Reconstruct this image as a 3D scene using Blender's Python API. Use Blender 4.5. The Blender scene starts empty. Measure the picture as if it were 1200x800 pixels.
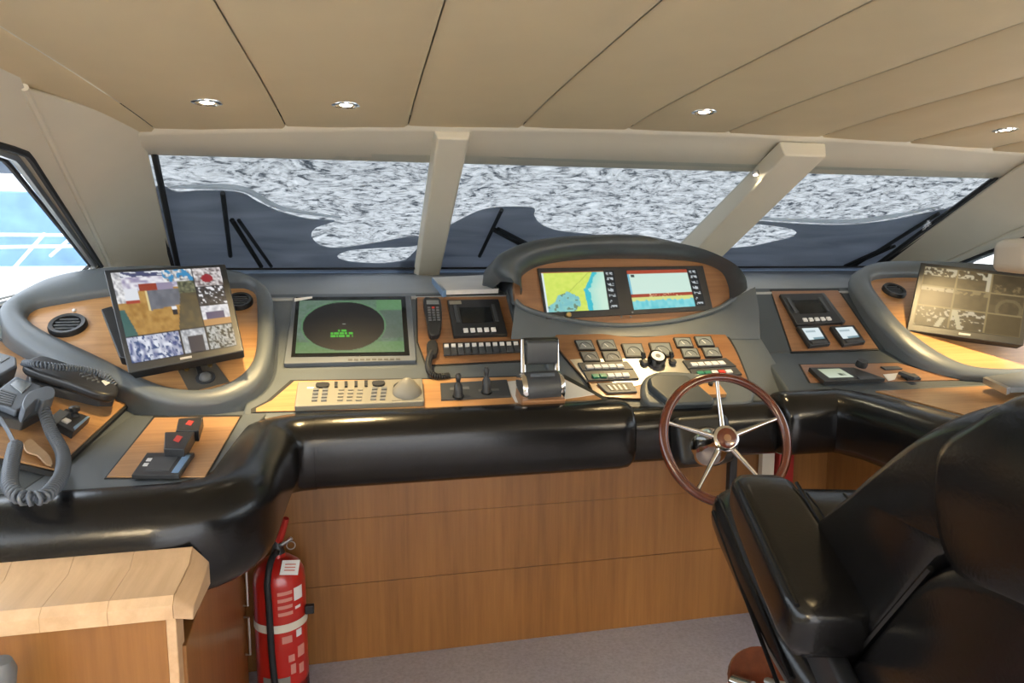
import bpy, bmesh, math, random
from mathutils import Vector, Matrix, Euler
random.seed(7)
V = Vector
SC = bpy.context.scene
COL = SC.collection

# ---------------------------------------------------------------- camera
FPX = 800.0
CAM = V((0, 0, 1.5)); YAW = math.radians(12); PIT = math.radians(7.1)
cd = bpy.data.cameras.new('camera'); cam = bpy.data.objects.new('camera', cd); COL.objects.link(cam)
cd.sensor_width = 36; cd.lens = 36 * FPX / 1200; cd.clip_start = 0.02; cd.clip_end = 500
cam.location = CAM; cam.rotation_euler = (math.pi / 2 - PIT, 0, -YAW)
SC.camera = cam
FW = V((math.sin(YAW) * math.cos(PIT), math.cos(YAW) * math.cos(PIT), -math.sin(PIT)))
RT = V((math.cos(YAW), -math.sin(YAW), 0)); UP = RT.cross(FW)

# ---------------------------------------------------------------- world, sun, exposure
w = bpy.data.worlds.new('World'); SC.world = w; w.use_nodes = True
nt = w.node_tree; nt.nodes.clear()
wo = nt.nodes.new('ShaderNodeOutputWorld'); bg = nt.nodes.new('ShaderNodeBackground')
sky = nt.nodes.new('ShaderNodeTexSky'); sky.sky_type = 'NISHITA'; sky.sun_disc = False
sky.sun_elevation = math.radians(50); sky.sun_rotation = math.radians(200); sky.air_density = 1.0; sky.dust_density = 3.0
mx = nt.nodes.new('ShaderNodeMixRGB'); mx.inputs[0].default_value = 0.75; mx.inputs[2].default_value = (4.6, 4.6, 4.7, 1)
nt.links.new(sky.outputs[0], mx.inputs[1]); nt.links.new(mx.outputs[0], bg.inputs[0]); nt.links.new(bg.outputs[0], wo.inputs[0])
bg.inputs[1].default_value = 0.33
sd = bpy.data.lights.new('sun', 'SUN'); sd.energy = 3.0; sd.angle = math.radians(0.6); sd.color = (1, .95, .86)
sun = bpy.data.objects.new('sun', sd); COL.objects.link(sun); sun.rotation_euler = (math.radians(-35), math.radians(18), 0); sun.location = (0, 0, 8)
SC.view_settings.view_transform = 'Standard'; SC.view_settings.look = 'None'
SC.view_settings.exposure = 1.6; SC.view_settings.gamma = 1.0; SC.view_settings.use_curve_mapping = False
DOWNLIGHT_W = 30.0

# ---------------------------------------------------------------- materials
MATS = {}
def _new(name):
    m = bpy.data.materials.new(name); m.use_nodes = True
    n = m.node_tree; n.nodes.clear()
    o = n.nodes.new('ShaderNodeOutputMaterial')
    MATS[name] = m
    return m, n, o
def L(n, a, b): n.links.new(a, b)
def pbr(name, col, rough=.5, metal=0, bump=0, bscale=200, var=0.06, vscale=6, coat=0, spec=.5, stretch=(1, 1, 1)):
    m, n, o = _new(name)
    p = n.nodes.new('ShaderNodeBsdfPrincipled')
    p.inputs['Roughness'].default_value = rough; p.inputs['Metallic'].default_value = metal
    p.inputs['Coat Weight'].default_value = coat; p.inputs['Coat Roughness'].default_value = .15
    p.inputs['Specular IOR Level'].default_value = spec
    tc = n.nodes.new('ShaderNodeTexCoord'); mp = n.nodes.new('ShaderNodeMapping'); mp.inputs['Scale'].default_value = stretch
    L(n, tc.outputs['Object'], mp.inputs[0])
    nz = n.nodes.new('ShaderNodeTexNoise'); nz.inputs['Scale'].default_value = vscale; nz.inputs['Detail'].default_value = 4
    L(n, mp.outputs[0], nz.inputs['Vector'])
    cr = n.nodes.new('ShaderNodeValToRGB')
    cr.color_ramp.elements[0].position = .3; cr.color_ramp.elements[1].position = .7
    cr.color_ramp.elements[0].color = tuple(c * (1 - var) for c in col) + (1,)
    cr.color_ramp.elements[1].color = tuple(min(1, c * (1 + var)) for c in col) + (1,)
    L(n, nz.outputs[0], cr.inputs[0]); L(n, cr.outputs[0], p.inputs['Base Color'])
    if bump:
        n2 = n.nodes.new('ShaderNodeTexNoise'); n2.inputs['Scale'].default_value = bscale; n2.inputs['Detail'].default_value = 3
        L(n, mp.outputs[0], n2.inputs['Vector'])
        b = n.nodes.new('ShaderNodeBump'); b.inputs['Strength'].default_value = bump; b.inputs['Distance'].default_value = .003
        L(n, n2.outputs[0], b.inputs['Height']); L(n, b.outputs[0], p.inputs['Normal'])
    L(n, p.outputs[0], o.inputs[0])
    return m
def wood(name, c1, c2, axis=2, scale=60, rough=.35, coat=.25):
    m, n, o = _new(name)
    p = n.nodes.new('ShaderNodeBsdfPrincipled'); p.inputs['Roughness'].default_value = rough
    p.inputs['Coat Weight'].default_value = coat; p.inputs['Coat Roughness'].default_value = .2
    tc = n.nodes.new('ShaderNodeTexCoord'); mp = n.nodes.new('ShaderNodeMapping')
    s = [1, 1, 1]; s[axis] = .05
    mp.inputs['Scale'].default_value = s
    L(n, tc.outputs['Object'], mp.inputs[0])
    a = n.nodes.new('ShaderNodeTexNoise'); a.inputs['Scale'].default_value = scale; a.inputs['Detail'].default_value = 6; a.inputs['Roughness'].default_value = .65
    b = n.nodes.new('ShaderNodeTexNoise'); b.inputs['Scale'].default_value = scale * .09; b.inputs['Detail'].default_value = 3
    L(n, mp.outputs[0], a.inputs['Vector']); L(n, mp.outputs[0], b.inputs['Vector'])
    mm = n.nodes.new('ShaderNodeMath'); mm.operation = 'ADD'; L(n, a.outputs[0], mm.inputs[0]); L(n, b.outputs[0], mm.inputs[1])
    cr = n.nodes.new('ShaderNodeValToRGB'); cr.color_ramp.elements[0].position = .38; cr.color_ramp.elements[1].position = .62
    hf = n.nodes.new('ShaderNodeMath'); hf.operation = 'MULTIPLY'; hf.inputs[1].default_value = .5; L(n, mm.outputs[0], hf.inputs[0])
    cr.color_ramp.elements[0].color = tuple(c1) + (1,); cr.color_ramp.elements[1].color = tuple(c2) + (1,)
    L(n, hf.outputs[0], cr.inputs[0]); L(n, cr.outputs[0], p.inputs['Base Color'])
    bp = n.nodes.new('ShaderNodeBump'); bp.inputs['Strength'].default_value = .12; bp.inputs['Distance'].default_value = .001
    L(n, a.outputs[0], bp.inputs['Height']); L(n, bp.outputs[0], p.inputs['Normal'])
    L(n, p.outputs[0], o.inputs[0]); return m
def emit(name, col, st):
    m, n, o = _new(name); e = n.nodes.new('ShaderNodeEmission'); e.inputs[0].default_value = tuple(col) + (1,); e.inputs[1].default_value = st
    L(n, e.outputs[0], o.inputs[0]); return m
def attr_screen(name, st):
    m, n, o = _new(name)
    a = n.nodes.new('ShaderNodeAttribute'); a.attribute_name = 'Col'
    p = n.nodes.new('ShaderNodeBsdfPrincipled'); p.inputs['Base Color'].default_value = (.01, .01, .01, 1); p.inputs['Roughness'].default_value = .4; p.inputs['Specular IOR Level'].default_value = .25
    L(n, a.outputs['Color'], p.inputs['Emission Color']); p.inputs['Emission Strength'].default_value = st
    L(n, p.outputs[0], o.inputs[0]); return m
def attr_print(name, rough=.5):
    m, n, o = _new(name)
    a = n.nodes.new('ShaderNodeAttribute'); a.attribute_name = 'Col'
    p = n.nodes.new('ShaderNodeBsdfPrincipled'); p.inputs['Roughness'].default_value = rough
    L(n, a.outputs['Color'], p.inputs['Base Color']); L(n, p.outputs[0], o.inputs[0]); return m

vinyl_daylit = pbr('daylit_grey_vinyl', (.30, .32, .335), .4, bump=.12, bscale=350)  # dash copy of the grey vinyl, grazing daylight painted in as lighter grey
vinyl = pbr('grey_vinyl', (.100, .118, .134), .40, bump=.15, bscale=350, var=.05)
vinyl_dark = pbr('charcoal_vinyl', (.048, .061, .073), .40, bump=.15, bscale=350)
leather = pbr('black_leather', (.006, .006, .0065), .22, bump=.10, bscale=160, spec=.42)
leather_blue = leather
oak = wood('oak_veneer', (.36, .18, .07), (.56, .31, .13), axis=1)
oak_x = wood('oak_veneer_cross', (.36, .18, .07), (.56, .31, .13), axis=0)
cherry = wood('brown_veneer', (.20, .095, .042), (.31, .155, .07), axis=0)
panelwood = wood('front_veneer', (.20, .082, .018), (.30, .13, .032), axis=2, scale=50, rough=.4)
palewood = wood('pale_maple_trim', (.52, .33, .18), (.70, .48, .28), axis=1, scale=30, rough=.45)
mahog = wood('mahogany_rim', (.075, .014, .006), (.125, .026, .010), axis=2, scale=40, rough=.15, coat=.8)
chrome = pbr('chrome', (.8, .79, .77), .12, metal=1, var=.02)
steel = pbr('brushed_steel', (.55, .55, .55), .32, metal=1, var=.05)
brass = pbr('brass', (.6, .42, .18), .3, metal=1)
blackpl = pbr('black_plastic', (.018, .019, .021), .4, bump=.1, bscale=500)
glossblack = pbr('gloss_black', (.008, .009, .010), .12)
greypl = pbr('grey_plastic', (.13, .14, .15), .45)
darkgrey = pbr('dark_grey_plastic', (.05, .055, .062), .4)
bluegrey = pbr('blue_grey_plastic', (.10, .12, .15), .42)
beigepl = pbr('beige_plastic', (.22, .21, .175), .5)
whitepl = pbr('white_plastic', (.75, .75, .74), .4)
paper = pbr('white_paper', (.8, .79, .76), .8)
gaugeface = pbr('gauge_face', (.20, .225, .235), .25)
greenkey = pbr('green_key', (.03, .22, .14), .4)
redpaint = pbr('red_paint', (.48, .018, .012), .28, coat=.5)
reddull = pbr('red_dull', (.38, .02, .015), .45)
redkey = pbr('red_mark', (.55, .04, .03), .5)
headliner = pbr('cream_headliner', (.71, .59, .375), .62, bump=.12, bscale=260, var=.02, spec=.3)
creamtrim = pbr('cream_trim', (.72, .67, .55), .5, bump=.08, bscale=260, var=.02, spec=.35)
creamleather = pbr('cream_leather', (.68, .63, .54), .5, bump=.2, bscale=150, var=.03)
rubber = pbr('black_rubber', (.012, .013, .015), .6)
carpet = pbr('carpet', (.50, .485, .54), .95, bump=.9, bscale=420, var=.12, vscale=90, spec=.1)
gelcoat = pbr('white_gelcoat', (.78, .79, .80), .3, var=.02)
teakdeck = wood('sunbleached_teak', (.5, .44, .36), (.66, .6, .5), axis=1, scale=20, rough=.8, coat=0)
navyhull = pbr('navy_hull', (.17, .30, .50), .35, var=.22, vscale=1.5)
waterm = pbr('sea_water', (.05, .12, .19), .12, bump=.6, bscale=3)
foliage = pbr('foliage', (.16, .2, .14), .9, var=.5, vscale=1.2)
screen_m = attr_screen('screen_picture', .31)
screen_dim = attr_screen('screen_picture_dim', .16)
print_m = attr_print('printed_marks')

# glass: thin pane, transparent with a slight reflection
gm, n, o = _new('window_glass')
tr = n.nodes.new('ShaderNodeBsdfTransparent'); tr.inputs[0].default_value = (.93, .96, .97, 1)
gl = n.nodes.new('ShaderNodeBsdfGlossy'); gl.inputs['Roughness'].default_value = .03
ms = n.nodes.new('ShaderNodeMixShader'); ms.inputs[0].default_value = .04
L(n, tr.outputs[0], ms.inputs[1]); L(n, gl.outputs[0], ms.inputs[2]); L(n, ms.outputs[0], o.inputs[0])
glass = gm

# crackled white cover over the windscreen (light comes through it)
cm, n, o = _new('crackled_cover')
tc = n.nodes.new('ShaderNodeTexCoord'); mp = n.nodes.new('ShaderNodeMapping'); mp.inputs['Scale'].default_value = (.62, 1.15, 1.15); L(n, tc.outputs['Object'], mp.inputs[0])
nz = n.nodes.new('ShaderNodeTexNoise'); nz.inputs['Scale'].default_value = 5; nz.inputs['Detail'].default_value = 5; L(n, mp.outputs[0], nz.inputs['Vector'])
va = n.nodes.new('ShaderNodeVectorMath'); va.operation = 'MULTIPLY_ADD'; va.inputs[1].default_value = (.22, .22, .22)
L(n, nz.outputs['Color'], va.inputs[0]); L(n, mp.outputs[0], va.inputs[2])
vo = n.nodes.new('ShaderNodeTexVoronoi'); vo.feature = 'DISTANCE_TO_EDGE'; vo.inputs['Scale'].default_value = 16; L(n, va.outputs[0], vo.inputs['Vector'])
n3 = n.nodes.new('ShaderNodeTexNoise'); n3.inputs['Scale'].default_value = 28; n3.inputs['Detail'].default_value = 6; n3.inputs['Roughness'].default_value = .7; L(n, va.outputs[0], n3.inputs['Vector'])
cr1 = n.nodes.new('ShaderNodeValToRGB'); cr1.color_ramp.elements[0].position = 0; cr1.color_ramp.elements[1].position = .10
cr1.color_ramp.elements[0].color = (.72, .72, .72, 1); cr1.color_ramp.elements[1].color = (1, 1, 1, 1)
L(n, vo.outputs['Distance'], cr1.inputs[0])
cr2 = n.nodes.new('ShaderNodeValToRGB')
for k_, (ps, cc) in enumerate(((.38, (.022, .026, .032, 1)), (.44, (.105, .111, .12, 1)), (.485, (.172, .179, .19, 1)), (.68, (.26, .27, .283, 1)))):
    e_ = cr2.color_ramp.elements[k_] if k_ < 2 else cr2.color_ramp.elements.new(ps)
    e_.position = ps; e_.color = cc
L(n, n3.outputs[0], cr2.inputs[0])
mu = n.nodes.new('ShaderNodeMixRGB'); mu.blend_type = 'MULTIPLY'; mu.inputs[0].default_value = 1; L(n, cr2.outputs[0], mu.inputs[1]); L(n, cr1.outputs[0], mu.inputs[2])
tl = n.nodes.new('ShaderNodeBsdfTranslucent'); df = n.nodes.new('ShaderNodeBsdfDiffuse'); L(n, mu.outputs[0], tl.inputs[0]); L(n, mu.outputs[0], df.inputs[0])
bp = n.nodes.new('ShaderNodeBump'); bp.inputs['Strength'].default_value = .8; bp.inputs['Distance'].default_value = .02; L(n, n3.outputs[0], bp.inputs['Height']); L(n, bp.outputs[0], df.inputs['Normal']); L(n, bp.outputs[0], tl.inputs['Normal'])
ms = n.nodes.new('ShaderNodeMixShader'); ms.inputs[0].default_value = .35; L(n, tl.outputs[0], ms.inputs[1]); L(n, df.outputs[0], ms.inputs[2]); L(n, ms.outputs[0], o.inputs[0])
crackle = cm
def fabric_trans(name, c1, c2, fac):
    m, n, o = _new(name)
    tc = n.nodes.new('ShaderNodeTexCoord'); mp = n.nodes.new('ShaderNodeMapping'); mp.inputs['Scale'].default_value = (.5, 1.8, 1.8); L(n, tc.outputs['Object'], mp.inputs[0])
    nz = n.nodes.new('ShaderNodeTexNoise'); nz.inputs['Scale'].default_value = 3; nz.inputs['Detail'].default_value = 5; nz.inputs['Distortion'].default_value = 1.2; L(n, mp.outputs[0], nz.inputs['Vector'])
    cr = n.nodes.new('ShaderNodeValToRGB'); cr.color_ramp.elements[0].position = .35; cr.color_ramp.elements[1].position = .75
    cr.color_ramp.elements[0].color = tuple(c1) + (1,); cr.color_ramp.elements[1].color = tuple(c2) + (1,); L(n, nz.outputs[0], cr.inputs[0])
    tl = n.nodes.new('ShaderNodeBsdfTranslucent'); df = n.nodes.new('ShaderNodeBsdfDiffuse'); L(n, cr.outputs[0], tl.inputs[0]); L(n, cr.outputs[0], df.inputs[0])
    ms = n.nodes.new('ShaderNodeMixShader'); ms.inputs[0].default_value = fac; L(n, tl.outputs[0], ms.inputs[1]); L(n, df.outputs[0], ms.inputs[2]); L(n, ms.outputs[0], o.inputs[0])
    return m
slatecloth = fabric_trans('slate_cloth', (.40, .43, .50), (.58, .61, .68), .45)
palecloth = fabric_trans('pale_cloth_edge', (.75, .78, .82), (.85, .87, .9), .3)

# ---------------------------------------------------------------- geometry helpers
class Plane:
    def __init__(s, p, n): s.p = V(p); s.n = V(n).normalized()
    def at(s, x, y, h=0):
        d = FW + RT * ((x - 600) / FPX) + UP * ((400 - y) / FPX)
        t = (s.p + s.n * h - CAM).dot(s.n) / d.dot(s.n)
        return CAM + d * t
def PZ(z): return Plane((0, 0, z), (0, 0, 1))
def PY(y): return Plane((0, y, 0), (0, -1, 0))
def PX(x): return Plane((x, 0, 0), (1, 0, 0))
def PS(y0, z0, s): return Plane((0, y0, z0), (0, -s, 1))     # plane rising forward with slope s

def setp(o, label=None, cat=None, group=None, kind=None):
    if label: o['label'] = label
    if cat: o['category'] = cat
    if group: o['group'] = group
    if kind: o['kind'] = kind
    return o
def thing(name, label, cat, loc, group=None, kind=None):
    o = bpy.data.objects.new(name, None); COL.objects.link(o); o.location = loc; o.empty_display_size = .05
    return setp(o, label, cat, group, kind)
def wloc(o):
    l = V((0, 0, 0))
    while o is not None:
        l = l + o.location; o = o.parent
    return l
def mesh(name, verts, faces, mat, parent=None, origin=None, bevel=0, seg=2, smooth=True, angle=40, label=None, cat=None, group=None, kind=None, sub=0):
    verts = [V(v) for v in verts]
    base = wloc(parent) if parent is not None else V((0, 0, 0))
    if origin is None:
        if parent is not None: org = base
        else:
            lo = V([min(v[i] for v in verts) for i in range(3)]); hi = V([max(v[i] for v in verts) for i in range(3)])
            org = V(((lo.x + hi.x) / 2, (lo.y + hi.y) / 2, lo.z))
    else: org = V(origin)
    me = bpy.data.meshes.new(name); me.from_pydata([tuple(v - org) for v in verts], [], faces)
    bm = bmesh.new(); bm.from_mesh(me); bmesh.ops.recalc_face_normals(bm, faces=bm.faces); bm.to_mesh(me); bm.free()
    me.materials.append(mat)
    ob = bpy.data.objects.new(name, me); COL.objects.link(ob)
    ob.location = org - base
    if parent is not None: ob.parent = parent
    if bevel:
        b = ob.modifiers.new('bevel', 'BEVEL'); b.width = bevel; b.segments = seg; b.limit_method = 'ANGLE'; b.angle_limit = math.radians(40); b.harden_normals = True
    if sub:
        s = ob.modifiers.new('sub', 'SUBSURF'); s.levels = sub; s.render_levels = sub
    if smooth:
        for f in me.polygons: f.use_smooth = True
        if not sub and not bevel: me.set_sharp_from_angle(angle=math.radians(angle))
    setp(ob, label, cat, group, kind)
    return ob
def prism(bot, top):
    n = len(top); vs = list(bot) + list(top)
    fs = [list(range(n))[::-1], list(range(n, 2 * n))] + [[i, (i + 1) % n, n + (i + 1) % n, n + i] for i in range(n)]
    return vs, fs
def slab(name, pts, pl, h0, h1, mat, parent=None, bevel=.002, down=None, **k):
    """polygon seen at pixels pts, lying at height h1 over plane pl, extruded back to h0 (or straight down to z=down)"""
    top = [pl.at(x, y, h1) for x, y in pts]
    bot = [V((t.x, t.y, down)) for t in top] if down is not None else [t - pl.n * (h1 - h0) for t in top]
    v, f = prism(bot, top); return mesh(name, v, f, mat, parent, bevel=bevel, **k)
def rect(x0, y0, x1, y1): return [(x0, y0), (x1, y0), (x1, y1), (x0, y1)]
def inset(pts, k=.8, kx=None):
    cx = sum(p[0] for p in pts) / len(pts); cy = sum(p[1] for p in pts) / len(pts)
    return [(cx + (p[0] - cx) * k, cy + (p[1] - cy) * (kx or k)) for p in pts]
def bil(q, u, v):      # q: top-left, top-right, bottom-right, bottom-left ; v from top
    a = [(1 - u) * q[0][i] + u * q[1][i] for i in range(len(q[0]))]; b = [(1 - u) * q[3][i] + u * q[2][i] for i in range(len(q[0]))]
    return tuple((1 - v) * a[i] + v * b[i] for i in range(len(q[0])))
def subq(q, u0, v0, u1, v1): return [bil(q, u0, v0), bil(q, u1, v0), bil(q, u1, v1), bil(q, u0, v1)]
def smoothpts(pts, n=6, closed=True):
    P = [tuple(p) for p in pts]; m = len(P); out = []
    rng = range(m) if closed else range(m - 1)
    for i in rng:
        p0 = P[(i - 1) % m] if closed or i > 0 else P[i]; p1 = P[i]; p2 = P[(i + 1) % m]
        p3 = P[(i + 2) % m] if closed or i + 2 < m else P[i + 1]
        for k in range(n):
            t = k / n
            out.append(tuple(.5 * ((2 * b) + (-a + c) * t + (2 * a - 5 * b + 4 * c - d) * t * t + (-a + 3 * b - 3 * c + d) * t ** 3) for a, b, c, d in zip(p0, p1, p2, p3)))
    if not closed: out.append(P[-1])
    return out
def resample(pts, n):
    pts = [V(p) for p in pts]; P = pts + [pts[0]]
    ds = [0]
    for a, b in zip(P, P[1:]): ds.append(ds[-1] + (b - a).length)
    out = []; j = 0
    for i in range(n):
        t = ds[-1] * i / n
        while ds[j + 1] < t: j += 1
        out.append(P[j].lerp(P[j + 1], (t - ds[j]) / max(1e-9, ds[j + 1] - ds[j])))
    return out
def tubegeo(path, r, sides=8, closed=False, cap=True, section=None, upv=None):
    """sweep; section list of (a,b) offsets or circle radius r (float or list)"""
    P = [V(p) for p in path]; n = len(P); vs = []; fs = []
    ref = V(upv) if upv else None
    prev = None
    for i in range(n):
        if closed: t = (P[(i + 1) % n] - P[i - 1])
        else: t = P[min(i + 1, n - 1)] - P[max(i - 1, 0)]
        t.normalize()
        if ref is not None: a = ref.cross(t).normalized()
        elif prev is None:
            a = t.cross(V((0, 0, 1)) if abs(t.z) < .9 else V((1, 0, 0))).normalized()
        else: a = (prev - t * prev.dot(t)).normalized()
        prev = a; b = t.cross(a)
        rr = r[i] if isinstance(r, (list, tuple)) else r
        sec = section or [(math.cos(2 * math.pi * k / sides), math.sin(2 * math.pi * k / sides)) for k in range(sides)]
        for (sa, sb) in sec: vs.append(P[i] + a * (sa * rr) + b * (sb * rr))
    m = len(section) if section else sides
    for i in range(n if closed else n - 1):
        j = (i + 1) % n
        for k in range(m): fs.append([i * m + k, i * m + (k + 1) % m, j * m + (k + 1) % m, j * m + k])
    if cap and not closed: fs += [list(range(m))[::-1], [(n - 1) * m + k for k in range(m)]]
    return vs, fs
def tube(name, path, r, mat, parent=None, sides=8, closed=False, **k):
    v, f = tubegeo(path, r, sides, closed); return mesh(name, v, f, mat, parent, **k)
def basis(d):
    d = V(d).normalized(); a = d.cross(V((0, 0, 1)) if abs(d.z) < .95 else V((1, 0, 0))).normalized(); return a, d.cross(a), d
def lathegeo(prof, o, d, n=24):
    a, b, d = basis(d); o = V(o); vs = []; fs = []
    for (r, h) in prof:
        for k in range(n):
            t = 2 * math.pi * k / n; vs.append(o + d * h + a * (r * math.cos(t)) + b * (r * math.sin(t)))
    for i in range(len(prof) - 1):
        for k in range(n): fs.append([i * n + k, i * n + (k + 1) % n, (i + 1) * n + (k + 1) % n, (i + 1) * n + k])
    fs.append(list(range(n))[::-1]); fs.append([(len(prof) - 1) * n + k for k in range(n)])
    return vs, fs
def lathe(name, prof, o, d, mat, parent=None, n=24, **k):
    v, f = lathegeo(prof, o, d, n); return mesh(name, v, f, mat, parent, **k)
def boxgeo(c, s, M=None):
    c = V(c); vs = []
    for x in (-1, 1):
        for y in (-1, 1):
            for z in (-1, 1):
                p = V((x * s[0] / 2, y * s[1] / 2, z * s[2] / 2)); p = (M @ p) if M is not None else p
                vs.append(c + p)
    return vs, [[0, 1, 3, 2], [4, 6, 7, 5], [0, 4, 5, 1], [2, 3, 7, 6], [0, 2, 6, 4], [1, 5, 7, 3]]
def box(name, c, s, mat, parent=None, M=None, bevel=.003, **k):
    v, f = boxgeo(c, s, M); return mesh(name, v, f, mat, parent, bevel=bevel, **k)
def merge(*gs):
    vs = []; fs = []
    for v, f in gs:
        o = len(vs); vs += list(v); fs += [[i + o for i in q] for q in f]
    return vs, fs
def rsec(w, h, r, n=5):       # rounded rectangle section centred on 0, (a,b)
    out = []
    for cx, cy, a0 in ((w / 2 - r, h / 2 - r, 0), (-w / 2 + r, h / 2 - r, 90), (-w / 2 + r, -h / 2 + r, 180), (w / 2 - r, -h / 2 + r, 270)):
        for k in range(n):
            t = math.radians(a0 + 90 * k / (n - 1)); out.append((cx + r * math.cos(t), cy + r * math.sin(t)))
    return out
def pad(name, path, wd, ht, r, mat, parent, round_ends=(False, False)):
    """upholstered roll swept along a level path, rounded section; path = centre line at mid height"""
    sec = rsec(wd, ht, r, 7); P = [V(p) for p in path]; sc = [1.0] * len(P)
    if round_ends[0]:
        d = (P[0] - P[1]).normalized(); P = [P[0] + d * x for x in (.05, .045, .03)] + P; sc = [.72, .88, .97] + sc
    if round_ends[1]:
        d = (P[-1] - P[-2]).normalized(); P = P + [P[-1] + d * x for x in (.03, .045, .05)]; sc = sc + [.97, .88, .72]
    v, f = tubegeo(P, sc, section=sec, upv=(0, 0, 1)); return mesh(name, v, f, mat, parent, angle=60)
def screen(name, q3, fn, nx, ny, mat, parent, off=.0):
    """flat picture: 3-D quad (tl,tr,br,bl) coloured by fn(u,v), v from the top"""
    vs = []; cols = []
    nrm = (q3[1] - q3[0]).cross(q3[3] - q3[0]).normalized()
    if nrm.dot(CAM - q3[0]) < 0: nrm = -nrm
    for j in range(ny + 1):
        for i in range(nx + 1):
            u, v = i / nx, j / ny; vs.append(V(bil(q3, u, v)) + nrm * off); cols.append(fn(u, v))
    fs = [[j * (nx + 1) + i, j * (nx + 1) + i + 1, (j + 1) * (nx + 1) + i + 1, (j + 1) * (nx + 1) + i] for j in range(ny) for i in range(nx)]
    ob = mesh(name, vs, fs, mat, parent, smooth=False)
    at = ob.data.color_attributes.new('Col', 'FLOAT_COLOR', 'POINT')
    for k, c in enumerate(cols): at.data[k].color = (c[0], c[1], c[2], 1)
    return ob
def s2l(r, g, b):
    f = lambda c: (c / 255 / 12.92) if c < 10 else ((c / 255 + .055) / 1.055) ** 2.4
    return (f(r), f(g), f(b))
def h2(i, j, s=0):
    x = math.sin(i * 127.1 + j * 311.7 + s * 74.7) * 43758.5453; return x - math.floor(x)
def vn(x, y, s=0):
    i, j = math.floor(x), math.floor(y); a, b = x - i, y - j; a = a * a * (3 - 2 * a); b = b * b * (3 - 2 * b)
    return (h2(i, j, s) * (1 - a) + h2(i + 1, j, s) * a) * (1 - b) + (h2(i, j + 1, s) * (1 - a) + h2(i + 1, j + 1, s) * a) * b
def lerp3(a, b, t): return tuple(x + (y - x) * t for x, y in zip(a, b))
STRUCT = dict(kind='structure')
def kstruct(o, label, cat): return setp(o, label, cat, kind='structure')

# ================================================================ SETTING
kstruct(mesh('floor', *prism([V((-1.5, -2, -.05)), V((3.9, -2, -.05)), V((3.9, 2.6, -.05)), V((-1.5, 2.6, -.05))], [V((-1.5, -2, 0)), V((3.9, -2, 0)), V((3.9, 2.6, 0)), V((-1.5, 2.6, 0))]), carpet, smooth=False), 'pale lilac-grey carpet on the wheelhouse floor', 'floor')

# ceiling: cambered headliner made of long upholstered panels
def zc(x): return 2.03 - .0145 * (x - 1.5) ** 2
ceil = thing('ceiling', 'cream upholstered headliner of long cambered panels', 'ceiling', (1.2, .5, 2.1), kind='structure')
XS = [.169 + .4425 * i for i in range(-3, 8)]
XS[0] = -1.25; XS[-1] = 3.65
def ceil_front(x): return 2.70
for i in range(len(XS) - 1):
    a, b = XS[i] + .002, XS[i + 1] - .002; vs = []; ys = [-2.0, -1, 0, .8, 1.5, 2.0, 2.3, 2.5, 2.62, 2.70]; NX = 6
    for yy in ys:
        drop = 0 if yy < 2.0 else .018 * ((yy - 2.0) / .7) ** 2
        for k in range(NX + 1):
            x = a + (b - a) * k / NX; e = min(k, NX - k); roll = .006 if e == 0 else (.0015 if e == 1 else 0)
            xx = x if e else (a if k == 0 else b)
            if e == 1: xx = a + .012 if k == 1 else b - .012
            vs.append(V((xx, yy, zc(x) - drop + roll)))
    m = NX + 1; nb = len(vs); fs = []
    for r in range(len(ys) - 1):
        for k in range(NX): fs.append([r * m + k, r * m + k + 1, (r + 1) * m + k + 1, (r + 1) * m + k])
    mesh('headliner_panel', vs, fs, headliner, ceil, angle=80)
vs, fs = prism([V((-1.6, -2, 2.075)), V((3.95, -2, 2.075)), V((3.95, 3.0, 2.075)), V((-1.6, 3.0, 2.075))], [V((-1.6, -2, 2.14)), V((3.95, -2, 2.14)), V((3.95, 3.0, 2.14)), V((-1.6, 3.0, 2.14))])
mesh('roof_backing', vs, fs, creamtrim, ceil, smooth=False)

# windscreen plane: raked, from (Y 2.9, z 1.9) down to (Y 3.9, z 1.45)
WS = PS(2.9, 1.9, -.45)
WSD = V((0, 1, -.45)).normalized()
# valance between ceiling edge and windscreen top
vs = []; NXV = 24
for k in range(NXV + 1):
    x = -1.0 + 4.3 * k / NXV; z0 = zc(x) - .018
    for (yy, zz) in ((2.685, z0 + .012), (2.70, z0 - .006), (2.72, z0 - .014), (2.80, z0 - .035), (2.93, 1.888), (2.96, 1.90), (2.96, 2.16)): vs.append(V((x, yy, zz)))
fs = [[k * 7 + j, k * 7 + j + 1, (k + 1) * 7 + j + 1, (k + 1) * 7 + j] for k in range(NXV) for j in range(6)]
kstruct(mesh('trim_1', vs, fs, creamtrim, angle=80), 'cream padded valance above the three windscreen panes', 'trim')

# mullions (real box beams in the raked plane)
def mullion(name, xl, xr, label, dp=.075):
    top, bot = V((0, 2.72, 1.985)), V((0, 4.05, 1.3825))
    n = V((0, -.45, -1)).normalized()          # inward (towards the cabin)
    prof = [(xl, 0), (xl + .012, dp), (xr - .012, dp), (xr, 0), (xr, -.02), (xl, -.02)]
    a = [V((x, top.y, top.z)) + n * (h * .5) for x, h in prof]; b = [V((x, bot.y, bot.z)) + n * h for x, h in prof]
    v, f = prism(a, b); return kstruct(mesh(name, v, f, creamtrim, bevel=.008, seg=3), label, 'trim')
mullion('trim_2', .27, .415, 'cream windscreen mullion left of the hooded display binnacle')
mullion('trim_3', 1.76, 1.985, 'cream raked windscreen mullion right of the hooded binnacle', .12)

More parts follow.
